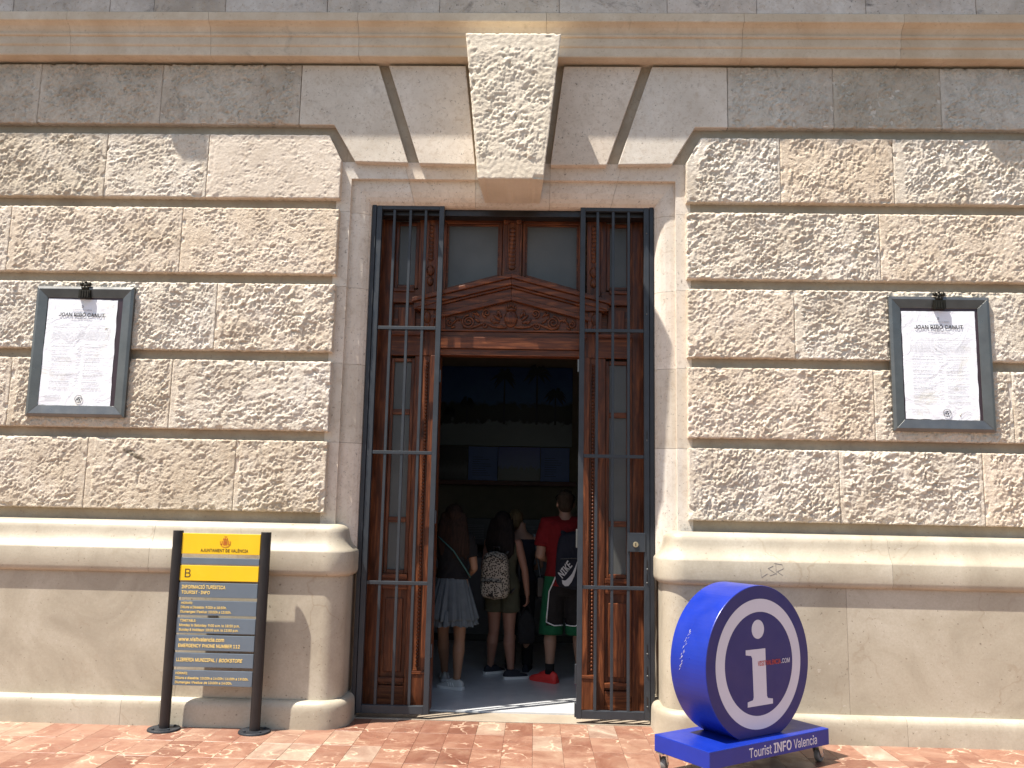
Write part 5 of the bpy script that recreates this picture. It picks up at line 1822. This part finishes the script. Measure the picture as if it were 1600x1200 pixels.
bk = empty('backpack', (0.575, 1.62-0.20, 0.86), 'navy backpack with large white emblem, worn by the person in red', 'backpack')
mbk = part('main_body', pack_mesh(0.165, 0.085, 0.52), C_NAVY, bk, 0, True)
b = pack_mesh(0.135, 0.03, 0.26); b.v = [(x, y-0.078, z+0.03) for x, y, z in b.v]; fp = part('front_pocket', b, C_NAVY, bk, 0, True)
b = MB(); b.tube([Vector((-0.12, -0.108, 0.275)), Vector((0, -0.112, 0.285)), Vector((0.12, -0.108, 0.275))], 0.004, 6); part('zip', b, BLACK, bk)
for s in (-1, 1):
    b = MB(); b.tube([Vector((s*0.08, 0.05, 0.47)), Vector((s*0.10, 0.10, 0.56)), Vector((s*0.115, 0.19, 0.59)), Vector((s*0.13, 0.30, 0.50)), Vector((s*0.16, 0.28, 0.25)), Vector((s*0.15, 0.08, 0.08))], [(0.03, 0.008)]*6, 8)
    part('shoulder_strap', b, C_NAVY, bk, 0, True)
# emblem: curved tick and slanted lettering
LOGO = mat_plain('pale_grey_print', (0.42, 0.42, 0.43), 0.7)
CUR = [(-0.125, 0.075), (-0.120, 0.040), (-0.098, 0.020), (-0.068, 0.022), (-0.040, 0.055), (-0.018, 0.105), (0.000, 0.170), (0.015, 0.255)]
CUL = [(-0.125, 0.075), (-0.112, 0.070), (-0.098, 0.068), (-0.085, 0.075), (-0.062, 0.098), (-0.036, 0.130), (-0.010, 0.185), (0.015, 0.255)]
b = MB()
n = len(CUR)


def fit(x, z): return (x+0.02, -0.1165+0.02*min(1, max(0, (z-0.15)/0.16))**2+0.25*max(0, abs(x+0.02)-0.09)**1.3, z+0.02)


vs = [fit(*p) for p in CUR]+[fit(*p) for p in CUL]
b.add(vs, [(i, i+1, n+i+1, n+i) for i in range(n-1)])
part('emblem_tick', b, LOGO, bk)
lg = lettering('NIKE', LOGO, bk, Vector((-0.102, -0.118, 0.105)), 0.155, 0.060, 0.022, 0.25, 0.0, 'L', math.radians(52), 'emblem_lettering')

# --- fourth figure, mostly hidden
K = 1.55/1.70
p4 = empty('person', (0.085, 2.12, 0.018), 'fair-haired person in dark clothes half hidden behind the person in olive', 'person')
b = MB(); vtube(b, torso_rows(K, 0.95, 1.0, z1=1.6)); hd = Vector((-0.055, 0.02, 1.575*K)); head(b, hd, K, -0.4)
arms = []
for s in (-1, 1):
    sh = Vector((s*0.160*K, 0, 1.37*K)); el = Vector((s*0.215*K, 0.02, 1.10*K)); wr = Vector((s*0.14*K, 0.22, 1.05*K))
    limb(b, [sh, lerp(sh, el, 0.5), el, lerp(el, wr, 0.3), wr], [0.047*K, 0.043*K, 0.036*K, 0.037*K, 0.024*K])
    hand(b, wr, Vector((-s*0.4, 1, 0)), Vector((-s*0.2, 0, 1)), Vector((-s, 0, -0.2)), 0.6, K)
leg(b, (0.08*K, 0, 0.86*K), (0.085*K, 0.0, 0.47*K), (0.075, -0.01, 0.085), K)
leg(b, (-0.08*K, 0, 0.86*K), (-0.085*K, 0.0, 0.47*K), (-0.085, 0.03, 0.085), K)
foot(b, 0.075, -0.01, -0.1, K); foot(b, -0.085, 0.03, 0.1, K)
put('body', remeshed(b, 0.0075, 4), SKIN3, p4)
garment('dark_vest', p4, [torso_rows(K, 0.97, 1.02, 0.012, 0.90, 1.38)], C_NAVY, 0.012)
garment('trousers', p4, [[(0, 0, z*K, rx*K, ry*K) for z, rx, ry in ((0.80, 0.165, 0.12), (0.90, 0.175, 0.128), (0.98, 0.16, 0.115))]], C_BLACK, 0.012,
        [([Vector((s*0.08*K, 0, 0.86*K)), Vector((s*0.088*K, 0, 0.5*K)), Vector((s*0.080 if s > 0 else -0.085, 0.0 if s > 0 else 0.03, 0.05))], [0.095*K, 0.068*K, 0.058*K]) for s in (-1, 1)])
b = MB(); b.ell(hd+Vector((0, -0.012, 0.022)), (0.086*K, 0.102*K, 0.100*K), 18, 12); b.ell(hd+Vector((0, -0.075, -0.03)), (0.05, 0.05, 0.05), 14, 10)
put('hair', remeshed(b, 0.010, 3, 'hair'), HAIR_BL, p4)
shoe(p4, (0.075, -0.01, -0.1), SH_NAVY, SH_NAVY, K); shoe(p4, (-0.085, 0.03, 0.1), SH_NAVY, SH_NAVY, K)
sb = empty('shoulder_bag', (0.085+0.19, 2.10, 0.72), 'black shoulder bag at the hip of the fair-haired person', 'bag')
b = MB(); b.box(-0.03, 0.05, -0.10, 0.10, 0.0, 0.20); part('bag_body', b, BLACK, sb, 0.015)
b = MB(); b.tube([Vector((0.01, -0.07, 0.19)), Vector((-0.03, -0.03, 0.42)), Vector((-0.055, 0.0, 0.60)), Vector((-0.03, 0.05, 0.42)), Vector((0.01, 0.07, 0.19))], [(0.010, 0.004)]*5, 6); part('strap', b, BLACK, sb)
